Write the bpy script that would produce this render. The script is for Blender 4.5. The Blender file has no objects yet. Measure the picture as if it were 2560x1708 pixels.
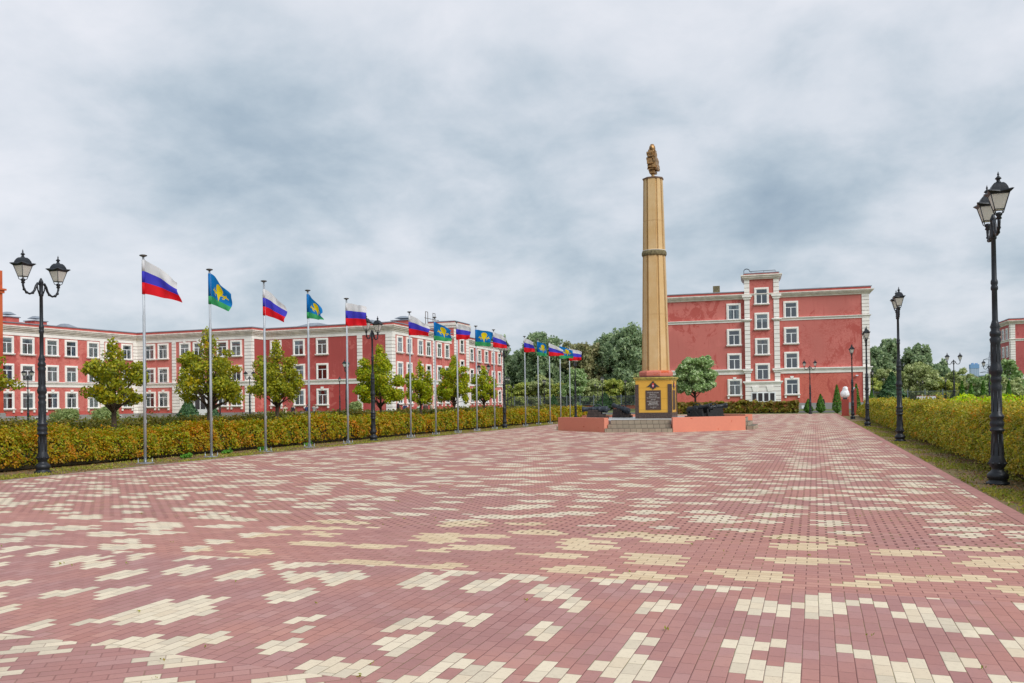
import bpy, bmesh, math, random
import numpy as np
from mathutils import Vector, Matrix
SC = bpy.context.scene
COL = SC.collection
rad = math.radians
random.seed(7)

# ------------------------------------------------------------------ camera
cam_d = bpy.data.cameras.new("camera")
cam = bpy.data.objects.new("camera", cam_d)
COL.objects.link(cam)
cam_d.sensor_width = 36.0
cam_d.lens = 29.9
cam_d.shift_y = 0.052
cam_d.clip_start = 0.1
cam_d.clip_end = 6000
cam.matrix_world = (Matrix.Translation((0, 0, 1.6)) @ Matrix.Rotation(rad(19.6), 4, 'Z')
                    @ Matrix.Rotation(rad(90.5), 4, 'X') @ Matrix.Rotation(rad(-0.8), 4, 'Z'))
SC.camera = cam
CAMV = Vector((0, 0, 1.6))


def px_dir(px, py):
    """direction in the world of a point of the 2560 px wide picture (used for cloud masses only)"""
    f = 2126.0
    v = Vector(((px - 1280) / f, -(py - 854 - 133) / f, -1)).normalized()
    return cam.matrix_world.to_3x3() @ v


# ------------------------------------------------------------------ view
SC.view_settings.view_transform = 'Standard'
SC.view_settings.look = 'None'
SC.view_settings.exposure = 0.15
SC.view_settings.gamma = 1.0
SC.render.engine = 'CYCLES'
SC.cycles.max_bounces = 5
SC.cycles.transparent_max_bounces = 6

SUN_EL, SUN_AZ = 42.0, 122.0   # azimuth of the sun, measured from +Y towards +X


# ------------------------------------------------------------------ node expression helper
class NT:
    def __init__(s, tree):
        s.t = tree; s.n = tree.nodes; s.l = tree.links

    def node(s, kind, **kw):
        n = s.n.new(kind)
        for k, v in kw.items():
            setattr(n, k, v)
        return n

    def put(s, sock, v):
        if isinstance(v, (int, float)):
            try:
                sock.default_value = v
            except Exception:
                sock.default_value = (v, v, v)
        elif isinstance(v, (tuple, list)):
            if len(v) == 3 and sock.type == 'RGBA':
                v = (*v, 1)
            sock.default_value = v
        else:
            s.l.new(v, sock)

    def m(s, op, a, b=0.0, c=0.0, clamp=False):
        n = s.node('ShaderNodeMath', operation=op); n.use_clamp = clamp
        s.put(n.inputs[0], a); s.put(n.inputs[1], b); s.put(n.inputs[2], c)
        return n.outputs[0]

    def vm(s, op, a, b=(0, 0, 0)):
        n = s.node('ShaderNodeVectorMath', operation=op)
        s.put(n.inputs[0], a); s.put(n.inputs[1], b)
        return n.outputs['Value'] if op in ('DOT_PRODUCT', 'LENGTH') else n.outputs[0]

    def xyz(s, v):
        n = s.node('ShaderNodeSeparateXYZ'); s.l.new(v, n.inputs[0]); return n.outputs

    def comb(s, x, y, z=0.0):
        n = s.node('ShaderNodeCombineXYZ')
        for i, v in enumerate((x, y, z)):
            s.put(n.inputs[i], v)
        return n.outputs[0]

    def noise(s, v, scale=1.0, detail=3.0, rough=0.5, dist=0.0, out='Fac'):
        n = s.node('ShaderNodeTexNoise')
        if v is not None: s.l.new(v, n.inputs['Vector'])
        n.inputs['Scale'].default_value = scale; n.inputs['Detail'].default_value = detail
        n.inputs['Roughness'].default_value = rough; n.inputs['Distortion'].default_value = dist
        return n.outputs[out]

    def white(s, v):
        n = s.node('ShaderNodeTexWhiteNoise'); n.noise_dimensions = '3D'
        s.l.new(v, n.inputs['Vector']); return n.outputs['Value']

    def mix(s, f, a, b):
        n = s.node('ShaderNodeMix', data_type='RGBA')
        s.put(n.inputs[0], f); s.put(n.inputs[6], a); s.put(n.inputs[7], b)
        return n.outputs[2]

    def ramp(s, f, stops, interp='LINEAR'):
        n = s.node('ShaderNodeValToRGB'); cr = n.color_ramp; cr.interpolation = interp
        while len(cr.elements) < len(stops): cr.elements.new(0.5)
        for e, (p, c) in zip(cr.elements, stops):
            e.position = p; e.color = (*c, 1)
        s.put(n.inputs[0], f); return n.outputs[0]

    def smooth(s, x, a, b):
        n = s.node('ShaderNodeMapRange'); n.interpolation_type = 'SMOOTHSTEP'
        s.put(n.inputs[0], x); s.put(n.inputs[1], a); s.put(n.inputs[2], b)
        return n.outputs[0]

    def obj(s):
        return s.node('ShaderNodeTexCoord').outputs['Object']

    def pos(s):
        return s.node('ShaderNodeNewGeometry').outputs['Position']


# ------------------------------------------------------------------ world: daylight above a broken overcast
world = bpy.data.worlds.new("World"); SC.world = world; world.use_nodes = True
W = NT(world.node_tree); W.n.clear()
sky = W.node('ShaderNodeTexSky', sky_type='NISHITA'); sky.sun_disc = False
sky.sun_elevation = rad(SUN_EL); sky.sun_rotation = rad(SUN_AZ); sky.air_density = 1.2; sky.dust_density = 2.0
bg1 = W.node('ShaderNodeBackground'); W.l.new(sky.outputs[0], bg1.inputs[0]); bg1.inputs[1].default_value = 0.06
dvec = W.node('ShaderNodeTexCoord').outputs['Generated']
dx, dy, dz = W.xyz(dvec)
zz = W.m('ADD', W.m('MAXIMUM', dz, 0.0), 0.38)
pl = W.comb(W.m('DIVIDE', dx, zz), W.m('DIVIDE', dy, zz), 0.0)
big = W.noise(pl, 1.3, 3.0, 0.5, 0.15)
mid = W.noise(pl, 3.4, 7.0, 0.55, 0.2)
fine = W.noise(pl, 11.0, 4.0, 0.6, 0.1)
cl = W.m('ADD', W.m('MULTIPLY', big, 0.42), W.m('ADD', W.m('MULTIPLY', W.m('SUBTRACT', mid, .15), 0.74), W.m('MULTIPLY', fine, 0.12)))
# broad cloud masses (x, y in the picture -> a fixed direction of the sky; + bright, - dark)
for (px, py, size, amt) in [(60, 120, .18, .12), (760, 60, .22, .12), (1900, 40, .30, .12), (2500, 120, .2, .05),
                            (120, 420, .15, .02), (60, 760, .08, .04), (420, 440, .12, -.09), (850, 260, .14, -.09),
                            (1050, 420, .15, -.07), (500, 620, .12, -.10), (1350, 300, .13, -.02), (1950, 360, .16, -.02),
                            (1600, 480, .18, -.03), (2250, 600, .15, -.15), (1900, 560, .14, -.01), (1250, 760, .10, -.05), (1350, 880, .08, -.06),
                            (700, 760, .10, .10), (2350, 820, .10, .05), (1150, 690, .08, .06), (1750, 640, .10, -.04),
                            (2500, 420, .12, .02), (300, 760, .08, .06)]:
    d = px_dir(px, py)
    dot = W.vm('DOT_PRODUCT', dvec, tuple(d))
    g = W.smooth(dot, math.cos(size * 2.0), 1.0)
    cl = W.m('ADD', cl, W.m('MULTIPLY', g, amt))
ccol = W.ramp(cl, [(0.24, (0.30, 0.39, 0.49)), (0.36, (0.40, 0.49, 0.58)), (0.46, (0.51, 0.59, 0.67)),
                   (0.58, (0.66, 0.71, 0.78)), (0.74, (0.80, 0.82, 0.88))])
bg2 = W.node('ShaderNodeBackground'); W.l.new(ccol, bg2.inputs[0]); bg2.inputs[1].default_value = 1.0
ad = W.node('ShaderNodeMixShader'); ad.inputs[0].default_value = 0.88
W.l.new(bg1.outputs[0], ad.inputs[1]); W.l.new(bg2.outputs[0], ad.inputs[2])
wo = W.node('ShaderNodeOutputWorld'); W.l.new(ad.outputs[0], wo.inputs[0])

# ------------------------------------------------------------------ sun (veiled)
sl = bpy.data.lights.new("sun", 'SUN'); sl.energy = 2.3; sl.angle = rad(30); sl.color = (1.0, 0.975, 0.93)
so = bpy.data.objects.new("sun", sl); COL.objects.link(so)
sd = Vector((math.sin(rad(SUN_AZ)) * math.cos(rad(SUN_EL)), math.cos(rad(SUN_AZ)) * math.cos(rad(SUN_EL)), math.sin(rad(SUN_EL))))
so.rotation_euler = sd.to_track_quat('Z', 'Y').to_euler()


# ------------------------------------------------------------------ materials
def lin(r, g, b):
    f = lambda c: ((c / 255 + 0.055) / 1.055) ** 2.4 if c > 10 else c / 255 / 12.92
    return (f(r), f(g), f(b))


def base_mat(name):
    m = bpy.data.materials.new(name); m.use_nodes = True
    n = NT(m.node_tree)
    p = m.node_tree.nodes['Principled BSDF']
    return m, n, p


def bump(n, p, h, strength=0.3, dist=0.02):
    b = n.node('ShaderNodeBump'); b.inputs['Strength'].default_value = strength; b.inputs['Distance'].default_value = dist
    n.l.new(h, b.inputs['Height']); n.l.new(b.outputs[0], p.inputs['Normal'])


def simple(name, c, rough=0.6, metal=0.0, var=0.12, scale=6.0, bmp=0.15):
    m, n, p = base_mat(name)
    v = n.obj(); f = n.noise(v, scale, 5.0, 0.6)
    a = tuple(x * (1 - var) for x in c); b = tuple(min(1, x * (1 + var)) for x in c)
    n.put(p.inputs['Base Color'], n.mix(n.smooth(f, 0.3, 0.7), a, b))
    p.inputs['Roughness'].default_value = rough; p.inputs['Metallic'].default_value = metal
    if bmp: bump(n, p, n.noise(v, scale * 6, 3.0), bmp, 0.01)
    return m


def plaster(name, c, patch, th=0.57, amount=0.85, streak=1.0, low=None, lowz=4.6):
    """painted render with damp and flaked patches of a deeper red"""
    m, n, p = base_mat(name)
    v = n.pos()
    x, y, z = n.xyz(v)
    sv = n.comb(n.m('MULTIPLY', x, 0.55), n.m('MULTIPLY', y, 0.55), n.m('MULTIPLY', z, 0.55 * streak))
    f = n.noise(sv, 1.5, 8.0, 0.68, 1.0)
    g = n.noise(v, 0.13, 2.0)
    fl = n.noise(n.comb(n.m('MULTIPLY', x, 1.6), n.m('MULTIPLY', y, 1.6), n.m('MULTIPLY', z, 2.6)), 0.8, 6.0, 0.65, 1.2)
    msk = n.m('MULTIPLY', n.smooth(n.m('ADD', f, n.m('MULTIPLY', n.m('SUBTRACT', g, 0.5), 0.7)), th, th + 0.04), amount)
    # thin crack-like flaking, only inside some broad areas
    ring = n.m('ABSOLUTE', n.m('SUBTRACT', fl, 0.5))
    crack = n.m('MULTIPLY', n.m('SUBTRACT', 1.0, n.smooth(ring, 0.006, 0.03)), n.smooth(n.noise(v, 0.16, 1.0), 0.46, 0.56))
    msk = n.m('MAXIMUM', msk, n.m('MULTIPLY', crack, 0.8))
    col = n.mix(n.smooth(g, 0.3, 0.7), tuple(k * 0.93 for k in c), tuple(min(1, k * 1.06) for k in c))
    if low: col = n.mix(n.m('LESS_THAN', z, lowz), col, low)
    col = n.mix(n.m('MULTIPLY', n.noise(v, 9.0, 4.0), 0.18), col, (0.10, 0.05, 0.05))
    col = n.mix(msk, col, patch)
    strk = n.noise(n.comb(n.m('MULTIPLY', x, 2.6), n.m('MULTIPLY', y, 2.6), n.m('MULTIPLY', z, .22)), 1.0, 5.0, 0.6)
    col = n.mix(n.m('MULTIPLY', n.smooth(strk, 0.54, 0.74), 0.38), col, patch)
    fade = n.noise(v, .35, 4.0, .6)
    col = n.mix(n.m('MULTIPLY', n.smooth(fade, 0.5, 0.75), 0.25), col, tuple(min(1, k * 1.3 + .05) for k in c))
    n.put(p.inputs['Base Color'], col)
    p.inputs['Roughness'].default_value = 0.85
    bump(n, p, n.noise(v, 14.0, 4.0), 0.25, 0.02)
    return m


M = {}
M['red_right'] = plaster('red_plaster_right', lin(206, 116, 107), lin(176, 74, 66), 0.60, 0.75, 0.6, lin(212, 112, 96), 5.3)
M['red_left'] = plaster('red_plaster_left', lin(217, 124, 114), lin(182, 80, 74), 0.56, 0.75, 0.7, lin(205, 92, 84), 1.2)
M['red_dark'] = plaster('red_plaster_dark', lin(180, 78, 74), lin(204, 114, 106), 0.60, 0.6, 1.2, lin(180, 70, 66), 4.6)
M['red_far'] = plaster('red_plaster_far', lin(192, 98, 96), lin(158, 62, 62), 0.62, 0.7, 0.3)
M['orange'] = plaster('orange_plaster', lin(214, 104, 58), lin(190, 70, 40), 0.66, 0.6, 1.0, lin(190, 66, 44), 9.5)
M['parapet'] = simple('parapet_red', lin(190, 92, 84), 0.8, scale=0.7)
M['trim'] = simple('cream_stucco', lin(242, 237, 231), 0.85, var=0.07, scale=0.9)
M['cornice'] = simple('weathered_cornice', lin(228, 218, 208), 0.85, var=0.14, scale=1.4)
M['groove'] = simple('groove_red', lin(120, 70, 62), 0.9)
M['plinth'] = simple('grey_plinth', lin(150, 147, 146), 0.85, var=0.1, scale=0.6)
M['zinc'] = simple('zinc_flashing', lin(150, 158, 168), 0.45, 0.5, var=0.15, scale=0.8, bmp=0)
M['roof'] = simple('roof_sheet', lin(120, 124, 128), 0.6, 0.3, scale=0.4)
M['pvc'] = simple('white_pvc', lin(236, 238, 240), 0.35, var=0.03, bmp=0)
M['inside'] = simple('dim_room', lin(62, 58, 62), 0.9, var=0.3, scale=0.7, bmp=0)
M['curtain'] = simple('pale_curtain', lin(196, 200, 200), 0.9, var=0.1, scale=3, bmp=0)
M['blind'] = simple('blue_blind', lin(84, 128, 160), 0.8, var=0.1, scale=3, bmp=0)
M['beige_cloth'] = simple('ochre_curtain', lin(150, 132, 104), 0.9, var=0.2, scale=3, bmp=0)
M['lamp_black'] = simple('cast_iron_paint', lin(38, 41, 47), 0.42, 0.3, var=0.25, scale=5, bmp=0.3)
M['pole'] = simple('galvanised_pole', lin(176, 182, 188), 0.45, 0.5, var=0.08, scale=3, bmp=0)
M['cap_dark'] = simple('pole_cap', lin(92, 90, 88), 0.5, 0.4, bmp=0)
M['iron'] = simple('old_iron', lin(58, 64, 72), 0.6, 0.4, var=0.35, scale=9, bmp=0.6)
M['iron_black'] = simple('black_painted_iron', lin(30, 33, 38), 0.4, 0.3, var=0.35, scale=9, bmp=0.5)
M['wood_dark'] = simple('dark_timber', lin(62, 50, 46), 0.8, var=0.4, scale=12, bmp=0.6)
M['wood_black'] = simple('black_timber', lin(30, 29, 30), 0.7, var=0.4, scale=12, bmp=0.6)
M['white_wrap'] = simple('white_wrapping', lin(232, 232, 234), 0.5, var=0.06, scale=6, bmp=0.6)
M['fence'] = simple('fence_steel', lin(118, 130, 138), 0.5, 0.5, bmp=0)
M['white_board'] = simple('white_board', lin(228, 228, 236), 0.5, var=0.04, bmp=0)
M['ink'] = simple('grey_ink', lin(84, 92, 108), 0.7, bmp=0)
M['frame_red'] = simple('board_frame_red', lin(170, 60, 84), 0.6, bmp=0)
M['bark'] = simple('bark', lin(82, 68, 56), 0.9, var=0.35, scale=14, bmp=0.8)
M['twig'] = simple('twig', lin(74, 56, 42), 0.9, var=0.3, scale=14, bmp=0.5)
M['hedge_core'] = simple('hedge_shade_twigs', lin(62, 54, 34), 0.95, var=0.5, scale=9, bmp=0.8)
M['asphalt'] = simple('asphalt', (0.09, 0.09, 0.095), 0.9, var=0.2, scale=3)
M['bronze'] = simple('bronze', lin(158, 122, 80), 0.45, 0.6, var=0.5, scale=7, bmp=0.5)
M['gold'] = simple('yellow_metal', lin(214, 178, 60), 0.5, 0.2, bmp=0)
M['stele'] = simple('red_granite', lin(150, 64, 52), 0.35, var=0.2, scale=30, bmp=0)
M['salmon'] = None


def glass_mat():
    m, n, p = base_mat('window_glass')
    n.n.remove(p)
    tr = n.node('ShaderNodeBsdfTransparent'); tr.inputs[0].default_value = (0.86, 0.9, 0.9, 1)
    gl = n.node('ShaderNodeBsdfGlossy'); gl.inputs['Roughness'].default_value = 0.03; gl.inputs[0].default_value = (0.9, 0.95, 1, 1)
    fr = n.node('ShaderNodeFresnel'); fr.inputs[0].default_value = 1.6
    f = n.m('ADD', fr.outputs[0], 0.10)
    mx = n.node('ShaderNodeMixShader'); n.l.new(f, mx.inputs[0]); n.l.new(tr.outputs[0], mx.inputs[1]); n.l.new(gl.outputs[0], mx.inputs[2])
    n.l.new(mx.outputs[0], n.n['Material Output'].inputs[0])
    return m


M['glass'] = glass_mat()


def lampglass():
    m, n, p = base_mat('milky_lamp_glass')
    p.inputs['Base Color'].default_value = (*lin(232, 230, 224), 1)
    p.inputs['Roughness'].default_value = 0.3
    tl = n.node('ShaderNodeBsdfTranslucent'); tl.inputs[0].default_value = (*lin(240, 238, 232), 1)
    mx = n.node('ShaderNodeMixShader'); mx.inputs[0].default_value = 0.5
    n.l.new(p.outputs[0], mx.inputs[1]); n.l.new(tl.outputs[0], mx.inputs[2]); n.l.new(mx.outputs[0], n.n['Material Output'].inputs[0])
    return m


M['lampglass'] = lampglass()


def cloth(name, c):
    m, n, p = base_mat(name)
    n.put(p.inputs['Base Color'], c); p.inputs['Roughness'].default_value = 0.75
    w = n.noise(n.obj(), 60.0, 2.0); bump(n, p, w, 0.1, 0.004)
    tl = n.node('ShaderNodeBsdfTranslucent'); n.put(tl.inputs[0], c)
    mx = n.node('ShaderNodeMixShader'); mx.inputs[0].default_value = 0.4
    n.l.new(p.outputs[0], mx.inputs[1]); n.l.new(tl.outputs[0], mx.inputs[2]); n.l.new(mx.outputs[0], n.n['Material Output'].inputs[0])
    return m


M['f_white'] = cloth('flag_white', lin(236, 236, 238)); M['f_blue'] = cloth('flag_blue', lin(72, 68, 206))
M['f_red'] = cloth('flag_red', lin(240, 20, 36)); M['f_sky'] = cloth('flag_cyan_blue', lin(0, 128, 204))
M['f_green'] = cloth('flag_green', lin(66, 176, 108)); M['f_yellow'] = cloth('flag_yellow', lin(246, 218, 0))


def leaf_mat(name, stops, patch=None, pscale=0.5, transl=0.35, pth=(0.48, 0.62), val=1.35, sat=1.08, pfac=.8):
    m, n, p = base_mat(name)
    isl = n.node('ShaderNodeNewGeometry').outputs['Random Per Island']
    col = n.ramp(isl, stops)
    if patch:
        f = n.noise(n.pos(), pscale, 5.0, 0.7)
        fac = n.m('MULTIPLY', n.smooth(f, *pth), pfac)
        col = n.mix(fac, col, n.ramp(isl, patch))
    hs = n.node('ShaderNodeHueSaturation'); hs.inputs['Saturation'].default_value = sat; hs.inputs['Value'].default_value = val
    n.l.new(col, hs.inputs['Color']); col = hs.outputs[0]
    n.put(p.inputs['Base Color'], col); p.inputs['Roughness'].default_value = 0.55
    tl = n.node('ShaderNodeBsdfTranslucent'); n.l.new(col, tl.inputs[0])
    mx = n.node('ShaderNodeMixShader'); mx.inputs[0].default_value = transl
    n.l.new(p.outputs[0], mx.inputs[1]); n.l.new(tl.outputs[0], mx.inputs[2]); n.l.new(mx.outputs[0], n.n['Material Output'].inputs[0])
    return m


def st(*cs):
    k = len(cs)
    return [(i / max(1, k - 1), lin(*c)) for i, c in enumerate(cs)]


L = {}
L['hedge'] = leaf_mat('hedge_leaves', st((86, 104, 20), (130, 142, 26), (160, 156, 34), (112, 126, 22), (184, 142, 38), (150, 100, 36)),
                      st((206, 110, 34), (222, 132, 40), (160, 140, 36), (196, 86, 44), (120, 136, 32), (140, 140, 36), (214, 150, 50)), 1.1, val=1.25, pfac=.78, pth=(.48, .64))
L['hedge2'] = leaf_mat('back_hedge_leaves', st((78, 90, 30), (104, 112, 38), (122, 120, 44), (66, 78, 26), (128, 108, 46)),
                       st((128, 108, 46), (144, 116, 48), (90, 100, 32)), 0.7, val=1.15)
L['hedge_right'] = leaf_mat('right_hedge_leaves', st((84, 98, 28), (120, 128, 44), (156, 146, 58), (96, 108, 32), (172, 146, 66), (110, 104, 38), (138, 140, 50)),
                            st((190, 122, 60), (176, 138, 60), (142, 132, 44), (196, 106, 56), (128, 124, 44), (160, 140, 60)), 1.3, pth=(.50, .68), val=1.72)
L['hedge_far'] = leaf_mat('far_hedge_leaves', st((104, 110, 36), (132, 124, 48), (120, 96, 48), (96, 100, 34), (138, 84, 60)), None)
L['lime'] = leaf_mat('lime_leaves', st((128, 166, 10), (166, 194, 20), (190, 206, 30), (112, 150, 14), (204, 196, 40)), None)
L['linden'] = leaf_mat('linden_leaves', st((108, 122, 42), (140, 146, 50), (162, 158, 52), (92, 108, 34), (176, 160, 54)),
                       st((186, 166, 44), (194, 158, 46), (166, 154, 46), (184, 138, 50)), 0.9, pth=(0.56, 0.72), val=1.32)
L['maple'] = leaf_mat('maple_leaves', st((104, 124, 30), (146, 160, 40), (172, 178, 60), (88, 108, 26), (190, 172, 52)),
                      st((190, 172, 44), (176, 160, 44), (150, 150, 40)), 0.8, pth=(0.56, 0.7))
L['poplar'] = leaf_mat('poplar_leaves', st((84, 108, 74), (108, 132, 88), (134, 152, 102), (76, 98, 68), (152, 166, 124)), None, val=1.9, sat=.82, transl=.45)  # muted, lifted leaf colour: distance haze is painted in
L['oak'] = leaf_mat('olive_leaves', st((104, 110, 68), (128, 130, 78), (148, 144, 90), (94, 100, 62), (142, 128, 86)), None, val=1.85, sat=.82, transl=.45)  # lower saturation and higher value put far haze into the colour
L['willow'] = leaf_mat('willow_leaves', st((118, 132, 76), (146, 158, 98), (166, 172, 118), (100, 116, 64), (186, 190, 140)), None, val=1.55, sat=.95)
L['shrub'] = leaf_mat('shrub_leaves', st((118, 138, 60), (148, 162, 70), (168, 172, 76), (104, 124, 54), (182, 176, 84)), None, val=1.5, sat=.95)
L['silver'] = leaf_mat('silver_leaves', st((106, 134, 78), (142, 166, 110), (172, 190, 142), (88, 118, 60), (194, 206, 170)), None)
L['thuja'] = leaf_mat('thuja_sprays', st((50, 84, 24), (66, 104, 30), (84, 122, 36), (42, 72, 22)), None, transl=0.15)
L['pine'] = leaf_mat('conifer_needles', st((44, 72, 48), (60, 92, 58), (78, 106, 62), (38, 62, 42)), None, transl=0.15)
L['juniper'] = leaf_mat('grey_shrub_leaves', st((120, 136, 84), (146, 156, 104), (104, 124, 72)), None)
L['litter'] = leaf_mat('fallen_leaves', st((140, 100, 64), (118, 84, 54), (158, 120, 74), (98, 74, 50), (172, 128, 72), (126, 96, 60)), None, transl=0.1, val=1.05)
L['grass'] = leaf_mat('grass_blades', st((112, 118, 44), (140, 134, 60), (98, 112, 36), (160, 146, 82)), None, transl=0.2)
L['weed'] = leaf_mat('weed_leaves', st((80, 128, 50), (104, 150, 60), (70, 112, 44)), None)


# paving
def paving():
    m, n, p = base_mat('block_paving')
    x, y, z = n.xyz(n.pos())
    wob = n.m('MULTIPLY', n.m('SUBTRACT', n.noise(n.pos(), 1.3, 2.0), 0.5), 0.012)
    x = n.m('ADD', x, wob)
    y = n.m('ADD', y, wob)
    near = n.m('LESS_THAN', y, 7.45)
    # the patch at lower left, laid at an angle
    edge = n.m('ADD', 4.40, n.m('MULTIPLY', n.m('SINE', n.m('MULTIPLY', x, 0.9)), 0.08))
    diag = n.m('MULTIPLY', n.m('LESS_THAN', y, edge), n.m('LESS_THAN', x, -1.9))
    c, s = math.cos(rad(38)), math.sin(rad(38))
    xr = n.m('ADD', n.m('MULTIPLY', x, c), n.m('MULTIPLY', y, s))
    yr = n.m('SUBTRACT', n.m('MULTIPLY', y, c), n.m('MULTIPLY', x, s))

    def sel(f, a, b):
        return n.m('ADD', n.m('MULTIPLY', f, a), n.m('MULTIPLY', n.m('SUBTRACT', 1.0, f), b))
    a = sel(near, y, x); b = sel(near, x, y)
    a = sel(diag, xr, a); b = sel(diag, yr, b)
    a = n.m('ADD', a, 100.0); b = n.m('ADD', b, 100.0)
    Lb, Wb = 0.2, 0.1
    row = n.m('FLOOR', n.m('DIVIDE', b, Wb))
    off = n.m('MULTIPLY', n.m('MODULO', row, 2.0), 0.5)
    u = n.m('ADD', n.m('DIVIDE', a, Lb), off)
    colm = n.m('FLOOR', u)
    fu = n.m('MULTIPLY', n.m('FRACT', u), Lb)
    fv = n.m('MULTIPLY', n.m('FRACT', n.m('DIVIDE', b, Wb)), Wb)
    du = n.m('MINIMUM', fu, n.m('SUBTRACT', Lb, fu)); dv = n.m('MINIMUM', fv, n.m('SUBTRACT', Wb, fv))
    d = n.m('MINIMUM', n.m('MULTIPLY', du, 0.75), dv)
    cell = n.comb(n.m('MULTIPLY', n.m('SUBTRACT', colm, off), Lb), n.m('MULTIPLY', row, Wb), n.m('ADD', n.m('MULTIPLY', near, 17.0), n.m('MULTIPLY', diag, 31.0)))
    h = n.white(cell)
    cx, cy, cz = n.xyz(cell)
    vo = n.node('ShaderNodeTexVoronoi'); vo.voronoi_dimensions = '2D'; vo.inputs['Scale'].default_value = 1.0; vo.inputs['Randomness'].default_value = 0.8
    n.l.new(n.comb(n.m('DIVIDE', n.m('ADD', cx, cz), n.m('SUBTRACT', 1.0, n.m('MULTIPLY', near, .2))), n.m('DIVIDE', cy, n.m('SUBTRACT', .60, n.m('MULTIPLY', near, .03))), 0.0), vo.inputs['Vector'])
    vr = n.m('MULTIPLY', n.xyz(vo.outputs['Color'])[0], 0.15)
    thr = n.m('ADD', n.m('SUBTRACT', 0.222, n.m('MULTIPLY', near, 0.012)), n.m('SUBTRACT', n.m('ADD', vr, n.m('MULTIPLY', n.m('SUBTRACT', n.white(n.vm('ADD', cell, (7.3, 1.1, 0))), 0.5), 0.16)), 0.0))
    pale = n.m('LESS_THAN', vo.outputs['Distance'], thr)
    single = n.m('GREATER_THAN', h, 0.994)
    pale = n.m('MAXIMUM', pale, single)
    v = n.pos()
    red = n.ramp(h, [(0.0, lin(174, 122, 112)), (0.35, lin(184, 131, 119)), (0.7, lin(178, 127, 118)), (1.0, lin(190, 139, 126))])
    mauve = n.ramp(h, [(0.0, lin(164, 118, 114)), (0.3, lin(174, 129, 124)), (0.6, lin(168, 121, 116)), (1.0, lin(178, 136, 132))])
    red = n.mix(n.m('MAXIMUM', n.m('MULTIPLY', n.smooth(n.noise(v, 0.28, 3.0), 0.42, 0.62), .6), n.m('MULTIPLY', near, n.smooth(n.noise(v, 1.1, 3.0), .3, .6))), red, mauve)
    cream = n.ramp(h, [(0.0, lin(214, 196, 170)), (0.5, lin(226, 211, 186)), (1.0, lin(204, 190, 168))])
    yel = n.ramp(h, [(0.0, lin(208, 182, 148)), (1.0, lin(220, 198, 164))])
    band = n.m('MULTIPLY', n.m('GREATER_THAN', y, 7.45), n.m('LESS_THAN', n.m('ADD', y, n.m('MULTIPLY', n.noise(v, 0.5, 1.0), 2.5)), 11.6))
    band = n.m('MULTIPLY', band, n.m('GREATER_THAN', x, -6.5))
    cream = n.mix(band, cream, yel)
    col = n.mix(pale, red, cream)
    grime = n.noise(v, 26.0, 5.0, 0.7)
    col = n.mix(n.m('MULTIPLY', n.smooth(grime, 0.45, 0.85), 0.22), col, (0.13, 0.085, 0.07))
    dirt = n.noise(v, 0.45, 4.0, 0.6)
    col = n.mix(n.m('MULTIPLY', n.smooth(dirt, 0.5, 0.8), 0.22), col, (0.16, 0.10, 0.09))
    pud = n.noise(v, 0.9, 6.0, 0.7, 0.8)
    col = n.mix(n.m('MULTIPLY', n.smooth(pud, 0.56, 0.72), 0.20), col, lin(120, 90, 84))
    spk = n.noise(v, 75.0, 2.0, 0.5)
    col = n.mix(n.m('MULTIPLY', n.smooth(spk, 0.68, 0.74), 0.35), col, lin(84, 62, 56))
    # joints: wider and dirtier across the ends of the blocks on the older part
    wide = n.m('ADD', 0.0045, n.m('MULTIPLY', n.m('GREATER_THAN', y, 9.8), 0.0045))
    wide = n.m('ADD', wide, n.m('MULTIPLY', n.m('SUBTRACT', n.noise(v, 3.0, 2.0), 0.5), 0.006))
    jend = n.m('LESS_THAN', n.m('MULTIPLY', du, n.m('SUBTRACT', 1.1, n.m('MULTIPLY', n.m('GREATER_THAN', y, 9.8), 0.5))), wide)
    jside = n.m('LESS_THAN', dv, n.m('MULTIPLY', wide, 0.55))
    joint = n.m('MAXIMUM', n.m('MULTIPLY', jend, n.m('SUBTRACT', 1.0, n.m('MULTIPLY', near, .5))), jside)
    jc = n.mix(n.smooth(n.noise(v, 2.2, 3.0), 0.48, 0.62), lin(96, 58, 54), lin(104, 92, 46))
    col = n.mix(n.m('MULTIPLY', joint, 0.75), col, jc)
    n.put(p.inputs['Base Color'], col)
    wet = n.smooth(n.noise(v, 0.22, 3.0), 0.55, 0.7)
    n.put(p.inputs['Roughness'], n.m('SUBTRACT', 0.85, n.m('MULTIPLY', wet, 0.25)))
    p.inputs['Specular IOR Level'].default_value = 0.3
    hgt = n.m('ADD', n.smooth(d, 0.0, 0.007), n.m('MULTIPLY', grime, 0.25))
    hgt = n.m('ADD', hgt, n.m('MULTIPLY', h, 0.25))
    bump(n, p, hgt, 0.5, 0.006)
    return m


def ground_mat(name, a, b, c, sc=0.7):
    m, n, p = base_mat(name)
    v = n.pos()
    f = n.noise(v, sc, 6.0, 0.7); g = n.noise(v, 22.0, 4.0, 0.7)
    col = n.mix(n.smooth(f, 0.4, 0.6), a, b)
    col = n.mix(n.smooth(g, 0.45, 0.75), col, c)
    n.put(p.inputs['Base Color'], col); p.inputs['Roughness'].default_value = 0.95
    bump(n, p, g, 0.8, 0.03)
    return m


M['paving'] = paving()
M['lawn'] = ground_mat('lawn', lin(90, 104, 52), lin(108, 118, 58), lin(78, 92, 46))
M['verge'] = ground_mat('verge_soil', lin(124, 98, 68), lin(114, 106, 60), lin(144, 112, 78), 1.3)
M['kerb'] = simple('kerb_red', lin(172, 120, 112), 0.85, var=0.12, scale=4)
M['kerb_pale'] = simple('kerb_pale', lin(176, 150, 140), 0.85, var=0.12, scale=4)


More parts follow.
